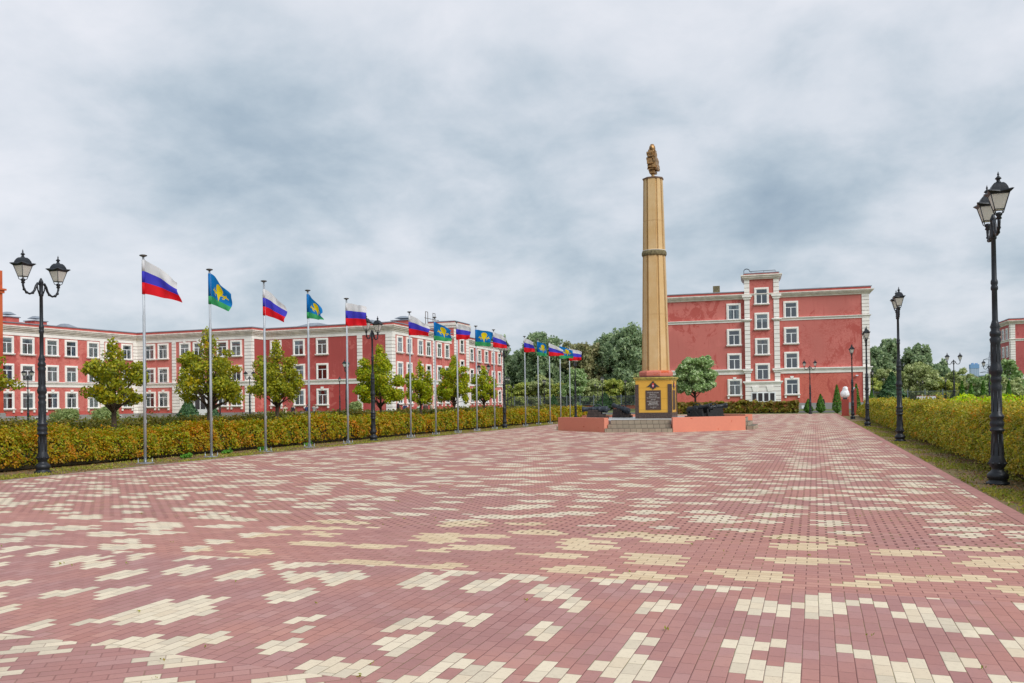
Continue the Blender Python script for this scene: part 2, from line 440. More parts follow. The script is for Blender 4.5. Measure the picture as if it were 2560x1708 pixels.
def block_stone(name, c, sx, sz, joint):
    m, n, p = base_mat(name)
    bt = n.node('ShaderNodeTexBrick')
    x, y, z = n.xyz(n.obj())
    n.l.new(n.comb(n.m('ADD', x, n.m('MULTIPLY', y, 1.0)), z, 0.0), bt.inputs['Vector'])
    bt.inputs['Scale'].default_value = 1.0; bt.inputs['Brick Width'].default_value = sx; bt.inputs['Row Height'].default_value = sz
    bt.inputs['Mortar Size'].default_value = joint; bt.inputs['Color1'].default_value = (*c, 1)
    bt.inputs['Color2'].default_value = (*tuple(k * 0.82 for k in c), 1); bt.inputs['Mortar'].default_value = (*tuple(k * 0.35 for k in c), 1)
    f = n.noise(n.obj(), 4.0, 5.0, 0.7)
    n.put(p.inputs['Base Color'], n.mix(n.m('MULTIPLY', n.smooth(f, 0.5, 0.8), 0.5), bt.outputs[0], tuple(k * 1.25 for k in c)))
    p.inputs['Roughness'].default_value = 0.85
    bump(n, p, f, 0.4, 0.01)
    return m


M['steps'] = block_stone('step_blocks', lin(172, 158, 138), 0.31, 0.2, 0.012)
M['brickwall'] = block_stone('low_brick_wall', lin(150, 92, 78), 0.26, 0.08, 0.01)
M['deck'] = simple('platform_slabs', lin(176, 176, 174), 0.4, var=0.15, scale=1.4)


def flaked(name, c, patch, th):
    m, n, p = base_mat(name)
    v = n.obj(); f = n.noise(v, 1.7, 6.0, 0.6, 0.8); g = n.noise(v, 9.0, 4.0)
    col = n.mix(n.m('MULTIPLY', n.smooth(g, 0.4, 0.8), 0.12), c, tuple(k * 0.6 for k in c))
    col = n.mix(n.smooth(f, th, th + 0.015), col, patch)
    n.put(p.inputs['Base Color'], col); p.inputs['Roughness'].default_value = 0.85
    bump(n, p, g, 0.3, 0.01)
    return m


M['salmon'] = flaked('salmon_paint', lin(216, 136, 112), lin(192, 88, 58), 0.665)
M['salmon2'] = flaked('salmon_collar', lin(208, 122, 104), lin(200, 92, 54), 0.585)


def granite():
    m, n, p = base_mat('dark_granite')
    v = n.obj(); f = n.noise(v, 34.0, 3.0, 0.8)
    col = n.ramp(f, [(0.35, lin(44, 36, 36)), (0.52, lin(74, 60, 57)), (0.62, lin(118, 94, 84)), (0.7, lin(52, 42, 42))])
    n.put(p.inputs['Base Color'], col); p.inputs['Roughness'].default_value = 0.28
    return m


M['granite'] = granite()


def tiles():
    m, n, p = base_mat('yellow_tiles')
    v = n.obj(); x, y, z = n.xyz(v)
    q = n.m('ABSOLUTE', n.m('SUBTRACT', n.m('FRACT', n.m('DIVIDE', n.m('ADD', z, 0.12), 0.6)), 0.5))
    jt = n.m('GREATER_THAN', q, 0.493)
    col = n.mix(n.noise(v, 2.0, 3.0), lin(214, 160, 56), lin(226, 174, 70))
    col = n.mix(jt, col, lin(150, 110, 40))
    n.put(p.inputs['Base Color'], col); p.inputs['Roughness'].default_value = 0.4
    return m


M['tiles'] = tiles()


def shaft_mat():
    m, n, p = base_mat('tan_shaft_panels')
    v = n.obj(); f = n.noise(v, 1.2, 5.0, 0.6)
    x, y, z = n.xyz(v)
    stv = n.noise(n.comb(n.m('MULTIPLY', x, 9.0), n.m('MULTIPLY', y, 9.0), n.m('MULTIPLY', z, 0.5)), 1.0, 4.0)
    col = n.mix(n.smooth(f, 0.35, 0.7), lin(206, 170, 116), lin(214, 182, 134))
    col = n.mix(n.m('MULTIPLY', n.smooth(stv, 0.5, 0.8), 0.25), col, lin(170, 122, 70))
    n.put(p.inputs['Base Color'], col); p.inputs['Roughness'].default_value = 0.5
    return m


M['shaft'] = shaft_mat()
M['shaft_groove'] = simple('ochre_groove', lin(218, 178, 120), 0.6, var=0.1, scale=1.0, bmp=0)
M['old_stone'] = simple('mossy_stone', lin(118, 108, 80), 0.9, var=0.5, scale=7, bmp=0.6)
M['brown_cap'] = simple('brown_cap', lin(118, 94, 82), 0.6, bmp=0)


# ------------------------------------------------------------------ object helpers
def tag(o, label=None, cat=None, group=None, kind=None):
    if label: o['label'] = label
    if cat: o['category'] = cat
    if group: o['group'] = group
    if kind: o['kind'] = kind
    return o


def empty(name, loc, label, cat, group=None, rz=0.0, kind=None):
    o = bpy.data.objects.new(name, None); COL.objects.link(o)
    o.location = loc; o.rotation_euler = (0, 0, rz); o.empty_display_size = 0.3
    return tag(o, label, cat, group, kind)


def copy_tree(o, parent=None):
    c = o.copy(); COL.objects.link(c)
    if parent is not None: c.parent = parent
    for ch in list(o.children): copy_tree(ch, c)
    return c


class MB:
    """collects shapes and builds ONE mesh object"""
    def __init__(s):
        s.v = []; s.f = []; s.mi = []; s.sm = []; s.cur = 0; s.smooth = False; s.T = None

    def add(s, vs, fs):
        b = len(s.v)
        for p in vs:
            p = Vector(p)
            if s.T is not None: p = s.T @ p
            s.v.append(tuple(p))
        for f in fs:
            s.f.append([b + i for i in f]); s.mi.append(s.cur); s.sm.append(s.smooth)

    def box(s, x0, x1, y0, y1, z0, z1):
        s.add([(x0, y0, z0), (x1, y0, z0), (x1, y1, z0), (x0, y1, z0), (x0, y0, z1), (x1, y0, z1), (x1, y1, z1), (x0, y1, z1)],
              [(0, 3, 2, 1), (4, 5, 6, 7), (0, 1, 5, 4), (1, 2, 6, 5), (2, 3, 7, 6), (3, 0, 4, 7)])

    def prism(s, poly, z0, z1):
        k = len(poly)
        s.add([(x, y, z0) for x, y in poly] + [(x, y, z1) for x, y in poly],
              [list(range(k))[::-1], list(range(k, 2 * k))] + [(i, (i + 1) % k, k + (i + 1) % k, k + i) for i in range(k)])

    def loft(s, rings, caps=True):
        k = len(rings[0]); n = len(rings); vs = [p for r in rings for p in r]; fs = []
        for a in range(n - 1):
            for i in range(k):
                j = (i + 1) % k
                fs.append((a * k + i, a * k + j, (a + 1) * k + j, (a + 1) * k + i))
        if caps:
            fs.append(list(range(k))[::-1]); fs.append([(n - 1) * k + i for i in range(k)])
        s.add(vs, fs)

    def lathe(s, prof, seg=16, c=(0, 0), rot=0.0, sm=True, square=False):
        o = s.smooth; s.smooth = sm
        q = 1.0 / math.cos(math.pi / seg) if square else 1.0
        s.loft([[(c[0] + r * q * math.cos(rot + 2 * math.pi * i / seg), c[1] + r * q * math.sin(rot + 2 * math.pi * i / seg), z) for i in range(seg)] for r, z in prof])
        s.smooth = o

    def tube(s, pts, rs, seg=8, sm=True):
        o = s.smooth; s.smooth = sm
        pts = [Vector(p) for p in pts]
        if not isinstance(rs, (list, tuple)): rs = [rs] * len(pts)
        rings = []; up = Vector((0.13, 0.2, 1)).normalized()
        for i, p in enumerate(pts):
            d = (pts[min(i + 1, len(pts) - 1)] - pts[max(i - 1, 0)]).normalized()
            a = d.cross(up)
            if a.length < 0.05: a = d.cross(Vector((1, 0, 0)))
            a.normalize(); b = a.cross(d).normalized()
            rings.append([tuple(p + (a * math.cos(2 * math.pi * j / seg) + b * math.sin(2 * math.pi * j / seg)) * rs[i]) for j in range(seg)])
        s.loft([r[::-1] for r in rings]); s.smooth = o

    def build(s, name, mats, parent=None, loc=None):
        me = bpy.data.meshes.new(name); me.from_pydata(s.v, [], s.f)
        if not isinstance(mats, (list, tuple)): mats = [mats]
        for m in mats: me.materials.append(m)
        me.polygons.foreach_set('material_index', s.mi); me.polygons.foreach_set('use_smooth', s.sm)
        me.update()
        o = bpy.data.objects.new(name, me); COL.objects.link(o)
        if parent is not None: o.parent = parent
        if loc is not None: o.location = loc
        return o


def offset_poly(poly, d):
    """outward offset of a counter-clockwise polygon"""
    n = len(poly); out = []
    for i in range(n):
        p0, p1, p2 = Vector(poly[i - 1]), Vector(poly[i]), Vector(poly[(i + 1) % n])
        a = (p1 - p0).normalized(); b = (p2 - p1).normalized()
        na = Vector((a.y, -a.x)); nb = Vector((b.y, -b.x))
        k = d / max(0.2, 1 + na.dot(nb))
        out.append(tuple(p1 + (na + nb) * k))
    return out


# ------------------------------------------------------------------ leaves
def leaf_mesh(name, P, Nrm, size, mat, parent=None, loc=None, rs=None, aspect=1.5, jitter=0.9):
    rs = rs or np.random.default_rng(len(P))
    n = len(P)
    N = Nrm + rs.normal(0, jitter, (n, 3)); N /= np.linalg.norm(N, axis=1)[:, None] + 1e-9
    A = np.cross(N, rs.normal(0, 1, (n, 3))); A /= np.linalg.norm(A, axis=1)[:, None] + 1e-9
    B = np.cross(N, A)
    sz = (np.asarray(size) * (0.65 + 0.7 * rs.random(n)))[:, None]
    V = np.empty((n, 4, 3))
    V[:, 0] = P - A * sz * 0.5 * aspect
    V[:, 1] = P - B * sz * 0.5 + N * sz * 0.08
    V[:, 2] = P + A * sz * 0.5 * aspect
    V[:, 3] = P + B * sz * 0.5 + N * sz * 0.08
    me = bpy.data.meshes.new(name)
    me.vertices.add(n * 4); me.vertices.foreach_set('co', V.reshape(-1).astype(np.float32))
    me.loops.add(n * 4); me.loops.foreach_set('vertex_index', np.arange(n * 4, dtype=np.int32))
    me.polygons.add(n); me.polygons.foreach_set('loop_start', np.arange(0, n * 4, 4, dtype=np.int32))
    me.polygons.foreach_set('loop_total', np.full(n, 4, dtype=np.int32))
    me.materials.append(mat); me.update(calc_edges=True)
    o = bpy.data.objects.new(name, me); COL.objects.link(o)
    if parent is not None: o.parent = parent
    if loc is not None: o.location = loc
    return o


def lobes_points(lobes, n, rs, shell=0.55):
    """points spread through ellipsoid lobes (x,y,z,rx,ry,rz), denser towards their outside"""
    lob = np.array(lobes, float); w = (lob[:, 3] * lob[:, 4] * lob[:, 5]) ** 0.67; w /= w.sum()
    idx = rs.choice(len(lob), n, p=w)
    d = rs.normal(0, 1, (n, 3)); d /= np.linalg.norm(d, axis=1)[:, None]
    r = shell + (1 - shell) * rs.random(n) ** 0.6
    r *= 1 + rs.normal(0, 0.06, n)
    P = lob[idx, :3] + d * r[:, None] * lob[idx, 3:]
    return P, d


# ================================================================== GROUND
b = MB(); b.box(-2500, 2500, -600, 3500, -0.6, 0.0)
b.build('ground', M['lawn'])['kind'] = 'structure'
b = MB(); b.add([(-17.0, -12, .008), (2.56, -12, .008), (1.82, 92.0, .008), (-17.0, 92.0, .008)], [(0, 1, 2, 3)])
tag(b.build('plaza_paving', M['paving']), kind='structure')
b = MB(); b.add([(2.56, -12, .012), (2.76, -12, .012), (2.02, 92, .012), (1.82, 92, .012)], [(0, 1, 2, 3)])
b.add([(-17.0, 92.0, .012), (2.02, 92.0, .012), (2.02, 92.25, .012), (-17.0, 92.25, .012)], [(0, 1, 2, 3)])
tag(b.build('kerb', M['kerb']), kind='structure')
b = MB(); b.add([(-17.14, -12, .012), (-17.0, -12, .012), (-17.0, 92, .012), (-17.14, 92, .012)], [(0, 1, 2, 3)])
tag(b.build('kerb', M['kerb_pale']), kind='structure')
b = MB(); b.add([(1.9, -12, .006), (5.8, -12, .006), (5.8, 91.9, .006), (1.9, 91.9, .006)], [(0, 1, 2, 3)])
b.add([(-20.6, -12, .006), (-17.14, -12, .006), (-17.14, 88, .006), (-20.6, 88, .006)], [(0, 1, 2, 3)])
tag(b.build('verge', M['verge']), kind='structure')
b = MB(); b.add([(-98, 76, .006), (-40, 76, .006), (-40, 90, .006), (-98, 90, .006)], [(0, 1, 2, 3)])
b.add([(-56, 94, .006), (-50, 94, .006), (-50, 165, .006), (-56, 165, .006)], [(0, 1, 2, 3)])
b.add([(-30, 99, .006), (14, 99, .006), (14, 112, .006), (-30, 112, .006)], [(0, 1, 2, 3)])
tag(b.build('path', M['asphalt']), kind='structure')
# a second paved walk behind the lime shrubs
b = MB(); b.add([(4.9, 92.3, .007), (40, 92.3, .007), (40, 97, .007), (4.9, 97, .007)], [(0, 1, 2, 3)])
tag(b.build('pavement', M['kerb_pale']), kind='structure')

rs = np.random.default_rng(3)
n = 26000
Y = np.concatenate([11 + 50 * rs.random(n // 2) ** 1.5, 13 + 60 * rs.random(n // 2) ** 1.3])
X = np.concatenate([2.72 - .007 * Y[:n // 2] + 1.4 * rs.random(n // 2) ** .7, rs.uniform(-19.8, -17.2, n // 2)])
P = np.stack([X, Y, np.full(n, 0.02)], 1)
tag(leaf_mesh('leaf_litter', P, np.tile([0, 0, 1.0], (n, 1)), 0.027, L['litter'], rs=rs, jitter=0.35), 'brown fallen leaves scattered on the strips beside the paving', 'leaf litter', kind='stuff')
n = 30000
Y = np.concatenate([11 + 50 * rs.random(n // 2) ** 1.5, 13 + 60 * rs.random(n // 2) ** 1.3])
X = np.concatenate([2.70 - .007 * Y[:n // 2] + 1.3 * rs.random(n // 2), rs.uniform(-19.0, -17.1, n // 2)])
keep = (np.sin(X * 3.1 + Y * 0.8) + np.sin(Y * 2.3 - X) + rs.normal(0, .7, n)) > 0.2
P = np.stack([X, Y, np.full(n, 0.03)], 1)[keep]
N0 = rs.normal(0, 1, (len(P), 3)); N0[:, 2] *= 0.2
tag(leaf_mesh('grass', P, N0, 0.03, L['grass'], rs=rs, aspect=2.6, jitter=0.15), 'short dry grass tufts along both edges of the paving', 'grass', kind='stuff')
# weeds growing out of the joints
wl = []
for i in range(160):
    wx, wy = rs.uniform(-16, 2.2), 3.6 + 26 * rs.random() ** 1.5
    for q in range(4): wl.append((wx + rs.normal(0, .015), wy + rs.normal(0, .015), 0.02 + 0.012 * rs.random()))
P = np.array(wl)
tag(leaf_mesh('weeds', P, np.tile([0, 0, .6], (len(P), 1)), 0.012, L['grass'], rs=rs, aspect=2.0), 'small weeds sprouting in the joints of the paving', 'weeds', kind='stuff')


# ================================================================== BUILDINGS
WIN = {}


def make_window_protos():
    """window = stone surround; sub-parts frame, pane, curtain, sill.  Local: x along wall, -y outward, z up, origin bottom centre of the opening"""
    def proto(name, ow, oh, sur, key, sill, brackets, cur, seed):
        hw = ow / 2
        w = MB()
        s = sur
        w.box(-hw - s, -hw, -0.13, 0.05, 0, oh + s)
        w.box(hw, hw + s, -0.13, 0.05, 0, oh + s)
        w.box(-hw, hw, -0.13, 0.05, oh, oh + s)
        # inner bead
        w.box(-hw - s * .45, -hw - 0.003, -0.17, -0.13, 0, oh + s * .45); w.box(hw + 0.003, hw + s * .45, -0.17, -0.13, 0, oh + s * .45)
        w.box(-hw - 0.003, hw + 0.003, -0.17, -0.13, oh + 0.003, oh + s * .45)
        if key:
            w.add([(-.17, -.21, oh + s * .5), (.17, -.21, oh + s * .5), (.27, -.21, oh + s + key), (-.27, -.21, oh + s + key),
                   (-.17, -.135, oh + s * .5), (.17, -.135, oh + s * .5), (.27, -.135, oh + s + key), (-.27, -.135, oh + s + key)],
                  [(0, 1, 2, 3), (0, 3, 7, 4), (1, 5, 6, 2), (3, 2, 6, 7), (0, 4, 5, 1)])
        w.cur = 1
        w.add([(-hw, -.005, 0), (hw, -.005, 0), (hw, -.005, oh), (-hw, -.005, oh)], [(0, 1, 2, 3)])
        WIN[name] = [('window', w, [M['trim'], M['inside']])]
        fr = MB(); t = 0.075; tz = oh * 0.66
        y0, y1 = -0.10, -0.05
        fr.box(-hw, -hw + t, y0, y1, 0, oh); fr.box(hw - t, hw, y0, y1, 0, oh)
        fr.box(-hw + t, hw - t, y0, y1, 0, t); fr.box(-hw + t, hw - t, y0, y1, oh - t, oh)
        fr.box(-hw + t, hw - t, y0, y1, tz, tz + t * 1.3); fr.box(-t * .8, t * .8, y0, y1, t, tz)
        WIN[name].append(('frame', fr, [M['pvc']]))
        gl = MB(); gl.add([(-hw + .02, -.075, .02), (hw - .02, -.075, .02), (hw - .02, -.075, oh - .02), (-hw + .02, -.075, oh - .02)], [(0, 1, 2, 3)])
        WIN[name].append(('pane', gl, [M['glass']]))
        cu = MB(); rr = random.Random(seed)
        spans = {'full': [(-hw, hw, 0)], 'sides': [(-hw, -hw * .35, 0), (hw * .4, hw, 0)], 'left': [(-hw, hw * .1, 0)],
                 'blind': [(-hw, hw, oh * .45)], 'ochre': [(-hw, -hw * .1, 0), (hw * .3, hw, 0)], 'blue': [(-hw * .05, hw, 0)]}.get(cur, [])
        for (a, c_, z0) in spans:
            k = max(4, int((c_ - a) / 0.09)); vs = []; fs = []
            for i in range(k + 1):
                xx = a + (c_ - a) * i / k; yy = -0.035 + (0.012 if i % 2 else -0.008)
                vs += [(xx, yy, z0 + .03), (xx, yy, oh - .04)]
                if i: fs.append((2 * i - 2, 2 * i, 2 * i + 1, 2 * i - 1))
            cu.add(vs, fs)
        if spans:
            WIN[name].append(('curtain', cu, [M['beige_cloth'] if cur == 'ochre' else M['blind'] if cur == 'blue' else M['curtain']]))
        if sill:
            si = MB(); e = hw + s + .12
            si.box(-e, e, -0.30, 0.0, -0.10, 0.0); si.box(-e + .06, e - .06, -0.22, 0.0, -0.2, -0.10)
            if brackets:
                for sx in (-1, 1):
                    c0 = sx * (hw + s * .55)
                    si.box(c0 - .13, c0 + .13, -0.17, 0, -0.54, -0.2)
            WIN[name].append(('sill', si, [M['trim']]))
    for ci, cur in enumerate(('full', 'sides', 'left', 'blind', 'none', 'ochre', 'blue')):
        proto('top_' + cur, 1.58, 2.1, 0.25, 0, True, False, cur, ci)
        proto('key_' + cur, 1.58, 2.1, 0.25, 0.30, True, False, cur, ci)
        proto('mid_' + cur, 1.58, 2.1, 0.25, 0, False, False, cur, ci)
        proto('low_' + cur, 1.58, 2.1, 0.25, 0.26, True, True, cur, ci)
    meshes = {}
    for k, parts in WIN.items():
        meshes[k] = []
        for nm, mb, mats in parts:
            me = bpy.data.meshes.new(nm); me.from_pydata(mb.v, [], mb.f)
            for mm in mats: me.materials.append(mm)
            me.polygons.foreach_set('material_index', mb.mi); me.update()
            meshes[k].append((nm, me))
    return meshes


WM = make_window_protos()


class Facade:
    def __init__(s, root, P, Q):
        s.root = root; s.P = Vector((P[0], P[1], 0)); d = Vector((Q[0] - P[0], Q[1] - P[1], 0)); s.L = d.length
        s.u = d.normalized(); s.ang = math.atan2(s.u.y, s.u.x); s.R = Matrix.Rotation(s.ang, 4, 'Z')
        s.T = Matrix.Translation(s.P - Vector(root.location)) @ s.R

    def mb(s):
        b = MB(); b.T = s.T; return b

    def window(s, kind, u, z, sc=1.0):
        par = None
        for nm, me in WM[kind]:
            o = bpy.data.objects.new(nm, me); COL.objects.link(o)
            if par is None:
                o.parent = s.root; o.matrix_local = s.T @ Matrix.Translation((u, 0, z)) @ Matrix.Scale(sc, 4, (1, 0, 0)); par = o
            else: o.parent = par

    def quoin(s, u0, u1, z0, z1, step=0.5, proud=0.10, stone=None, ret=0.0):
        b = s.mb(); z = z0
        while z < z1 - 0.05:
            t = min(z + step - 0.055, z1)
            b.cur = 0; b.box(u0, u1, -proud, 0.06 + ret, z, t)
            b.cur = 1; b.box(u0 + .02, u1 - .02, -proud * .45, 0.05 + ret, t - 0.002, min(t + 0.057, z1))
            z += step
        b.build('quoin', [stone or M['trim'], M['groove']], s.root)


rw = random.Random(11)


def curt(*w):
    return rw.choice(w or ('full', 'sides', 'sides', 'left', 'blind', 'none', 'full'))


def shell(root, poly, H, zc, zf, wallm, plinth=0.6, cheek=None):
    """wall prism, plinth, frieze, cornice, parapet and flashing of a footprint; root-relative"""
    rx, ry = root.location.x, root.location.y
    loc = [(x - rx, y - ry) for x, y in poly]
    b = MB(); b.prism(loc, plinth - .02, zc + .3); b.build('wall', wallm, root)
    b = MB(); b.prism(offset_poly(loc, .07), -0.3, plinth); b.build('plinth', M['plinth'], root)
    b = MB(); b.prism(offset_poly(loc, .035), plinth, plinth + .05); b.build('plinth_flashing', M['zinc'], root)
    b = MB(); b.prism(offset_poly(loc, .09), zf, zc + .01); b.build('frieze', M['trim'], root)
    b = MB(); hh = H - .45 - zc
    b.prism(offset_poly(loc, .18), zc, zc + hh * .3)
    b.prism(offset_poly(loc, .34), zc + hh * .3 + .003, zc + hh * .55)
    b.prism(offset_poly(loc, .50), zc + hh * .55 + .003, zc + hh * .8)
    b.prism(offset_poly(loc, .62), zc + hh * .8 + .003, zc + hh)
    b.build('cornice', M['cornice'], root)
    b = MB(); b.prism(offset_poly(loc, .25), H - .45, H - .12); b.build('parapet', M['parapet'], root)
    b = MB(); b.prism(offset_poly(loc, .36), H - .12, H); b.build('roof', [M['zinc']], root)


def belt(root, poly, z0, z1, proud=.14):
    rx, ry = root.location.x, root.location.y
    loc = [(x - rx, y - ry) for x, y in poly]
    h = z1 - z0; b = MB()
    b.prism(offset_poly(loc, proud * .5), z0, z0 + h * .55); b.prism(offset_poly(loc, proud), z0 + h * .55 + .003, z0 + h * .8)
    b.prism(offset_poly(loc, proud * 1.8), z0 + h * .8 + .003, z1)
    b.build('belt_course', M['trim'], root)


# ---------------- left building (A wing, B block, C front, D wing)
A0, AB, B1, INS, C1, D1 = (-103.4, 67.0), (-100.4, 106.3), (-78.7, 106.1), (-78.65, 109.2), (-56.7, 108.6), (-59.1, 161.0)
rootL = empty('school_building', (-80, 110, 0), 'long three storey red building with cream quoins behind the flagpoles', 'building')
polyL = [A0, (-118, 66.5), (-118, 124), (-75, 124), (-75, 161.3), D1, C1, INS, B1, AB][::-1]
shell(rootL, polyL, 13.35, 12.08, 11.6, M['red_left'])
belt(rootL, polyL, 4.62, 5.33)
FA, FB, FS, FC, FD = Facade(rootL, A0, AB), Facade(rootL, AB, B1), Facade(rootL, B1, INS), Facade(rootL, INS, C1), Facade(rootL, C1, D1)
# the darker red render of the recessed front, as a thin proud coat
b = FC.mb(); b.box(.0, FC.L - .0, -0.02, .05, .66, 4.62); b.box(.0, FC.L, -0.02, .05, 5.33, 11.6)
b.build('dark_render', M['red_dark'], rootL)
b = FS.mb(); b.box(.45, FS.L - .02, -0.02, .05, 5.33, 11.6); b.build('dark_render', M['red_dark'], rootL)
offA = FA.L - 22.14
for u in (-14.6, -11.2, -7.8, -4.4, .43, 3.45, 7.2, 10.28, 14.01, 17.15, 20.1):
    for k, z in (('top', 9.12), ('mid', 5.40), ('low', 1.66)):
        FA.window(k + '_' + curt('full', 'sides', 'left', 'blue', 'full'), u + offA, z)
FA.quoin(15.2 + offA, 15.95 + offA, .66, 11.6); FA.quoin(21.3 + offA, 22.12 + offA, .66, 11.6)
FB.quoin(.0, 1.3, .66, 11.6); FB.quoin(6.9, 7.65, 5.33, 11.6); FB.quoin(14.1, 14.9, 5.33, 11.6)
FB.quoin(20.4, 21.68, .66, 11.6); FS.quoin(.0, .4, .66, 11.6)
for u in (2.6, 5.2, 9.38, 11.95, 16.38, 18.9):
    c = 9 < u < 12
    FB.window(('key_' if c else 'top_') + curt(), u, 9.12)
    FB.window('mid_' + curt(), u, 5.40)
    if not c: FB.window('low_' + curt(), u, 1.66)
# ground floor of the entrance bay, rusticated
FB.quoin(6.9, 14.9, .66, 4.62, proud=.12)
FB.window('mid_full', 9.38, 1.1)
b = FB.mb(); b.box(11.1, 13.5, -.2, 0, .3, 3.5); dr = b.build('door', M['pvc'], rootL)
b = FB.mb(); b.box(11.35, 12.2, -.22, -.2, 1.2, 3.2); b.box(12.4, 13.25, -.22, -.2, 1.2, 3.2); b.build('pane', M['inside'], dr)
for u in (2.02, 6.18, 10.24):
    FC.window('top_' + curt(), u, 9.12); FC.window('mid_' + curt(), u, 5.40); FC.window('low_' + curt(), u, 1.66)
FC.quoin(16.2, 17.05, .66, 11.6); FC.quoin(20.9, 21.96, .66, 11.6)
FD.quoin(.0, .9, .66, 11.6)
FD.quoin(15.1, 15.8, .66, 11.6)
for u in (2.4, 5.75, 9.98, 13.2, 17.73, 21.2, 33.35, 37.6, 41.6, 45.8, 49.6):
    for k, z in (('top', 9.12), ('mid', 5.40), ('low', 1.66)): FD.window(k + '_' + curt('full', 'sides', 'full'), u, z)
FD.quoin(51.5, 52.4, .66, 11.6)
# stair tower of the D wing
b = FD.mb(); b.box(23.4, 30.6, -.5, 4.0, .66, 14.75); tw = b.build('stair_tower', M['red_left'], rootL)
b = FD.mb(); b.box(23.1, 30.9, -.9, 4.3, 14.75, 15.2); b.box(23.25, 30.75, -.75, 4.15, 14.35, 14.75); b.build('cornice', M['cornice'], tw)
b = FD.mb(); b.box(23.3, 30.7, -.7, 4.1, 15.2, 15.4); b.build('parapet', M['parapet'], tw)
b = FD.mb(); b.box(23.2, 30.8, -.8, 4.2, 15.4, 15.52); b.build('roof', M['zinc'], tw)
FD.P = FD.P + Vector((FD.u.y, -FD.u.x, 0)) * .5; FD.T = Matrix.Translation(FD.P - Vector(rootL.location)) @ FD.R
FD.quoin(23.4, 24.9, .66, 14.3, proud=.1); FD.quoin(29.2, 30.6, .66, 14.3)
for z in (11.2, 7.6, 4.0): FD.window('top_none', 27.0, z - .9)
b = FD.mb(); b.box(24.95, 29.15, -.12, 0, .66, 3.3); pr = b.build('porch_stone', M['trim'], rootL)
b = FD.mb(); b.box(25.6, 28.5, -.16, -.12, .4, 2.9); b.build('door', M['pvc'], rootL)
# chimneys, roof hoods, ladder frames
Lx, Ly = rootL.location.x, rootL.location.y


def rootrel(b): b.T = Matrix.Translation((-Lx, -Ly, 0)); return b


for (x, y, w, h) in [(-106.5, 88.6, 2.0, 1.15), (-106.5, 93.2, 2.0, .95), (-61.8, 122.6, 3.0, 1.5)]:
    b = rootrel(MB()); b.box(x - w / 2, x + w / 2, y - w / 2, y + w / 2, 13.3, 13.3 + h)
    ch = b.build('chimney', M['parapet'], rootL)
    b = rootrel(MB()); b.box(x - w / 2 - .15, x + w / 2 + .15, y - w / 2 - .15, y + w / 2 + .15, 13.3 + h, 13.42 + h)
    b.loft([[(x - w * .4, y - w * .4, 13.72 + h), (x + w * .4, y - w * .4, 13.72 + h), (x + w * .4, y + w * .4, 13.72 + h), (x - w * .4, y + w * .4, 13.72 + h)],
            [(x - w * .15, y - w * .15, 14.1 + h), (x + w * .15, y - w * .15, 14.1 + h), (x + w * .15, y + w * .15, 14.1 + h), (x - w * .15, y + w * .15, 14.1 + h)]])
    b.build('chimney_hood', M['zinc'], ch)
b = rootrel(MB()); b.box(-108, -105.8, 79, 92.3, 13.3, 13.9); b.build('roof_upstand', M['parapet'], rootL)
for (x, y, w) in [(-105, 97.0, 1.6), (-72, 113.5, 3.0), (-62.5, 113.0, 2.4)]:
    b = rootrel(MB())
    b.loft([[(x - w, y - w * .7, 13.55), (x + w, y - w * .7, 13.55), (x + w, y + w * .7, 13.55), (x - w, y + w * .7, 13.55)],
            [(x - w * .35, y - w * .2, 14.2), (x + w * .15, y - w * .2, 14.2), (x + w * .15, y + w * .2, 14.2), (x - w * .35, y + w * .2, 14.2)]])
    b.box(x - w * .8, x + w * .8, y - w * .5, y + w * .5, 13.3, 13.548)
    b.build('roof_hood', M['zinc'], rootL)
for y0 in (132.0, 135.0):
    b = rootrel(MB()); x = -62.5
    for dy in (0, .9): b.tube([(x, y0 + dy, 13.3), (x, y0 + dy, 17.3)], .05, 6)
    b.tube([(x, y0, 17.3), (x, y0 + .9, 17.3)], .05, 6); b.tube([(x, y0 - .4, 16.2), (x, y0 + 2.4, 16.2)], .05, 6)
    b.build('roof_ladder_frame', M['twig'], rootL)
for u in (5, 9.5, 14, 18.5):     # basement lights
    b = FA.mb(); b.box(u + offA - .55, u + offA + .55, -.12, 0, .02, .42); f = b.build('basement_window', M['pvc'], rootL)
    b = FA.mb(); b.box(u + offA - .45, u + offA - .03, -.13, -.12, .08, .36); b.box(u + offA + .03, u + offA + .45, -.13, -.12, .08, .36); b.build('pane', M['inside'], f)
FD2 = Facade(rootL, C1, D1)
for u in (7.5, 12):
    b = FD2.mb(); b.box(u - .5, u + .5, -.12, 0, .02, .42); f = b.build('basement_window', M['pvc'], rootL)
    b = FD2.mb(); b.box(u - .4, u + .4, -.13, -.12, .08, .36); b.build('pane', M['inside'], f)

# ---------------- right building
RP, RQ = (-20.69, 127.95), (7.42, 129.94)
rootR = empty('apartment_block', (-9, 129, 0), 'four storey red block with a taller central stair bay right of the monument', 'building')
uR = Vector((RQ[0] - RP[0], RQ[1] - RP[1])).normalized()
nR = Vector((-uR.y, uR.x))
Rl = Vector(RP) - uR * 1.6
polyR = [tuple(Rl), RQ, tuple(Vector(RQ) + nR * 14), tuple(Rl + nR * 14)]
shell(rootR, polyR, 17.35, 16.26, 16.2, M['red_right'], plinth=.85)
belt(rootR, polyR, 12.85, 13.28); belt(rootR, polyR, 5.2, 5.97, .18)
FR = Facade(rootR, RP, RQ)
for u in (9.67, 17.66):
    for k, z, c in (('top', 13.30, 'sides' if u < 12 else 'none'), ('top', 9.55, 'none'), ('mid', 5.97, 'none'), ('low', 2.20, 'ochre' if u < 12 else 'none')):
        if k == 'top' and z > 13: k = 'mid'
        FR.window(k + '_' + c, u, z, .98)
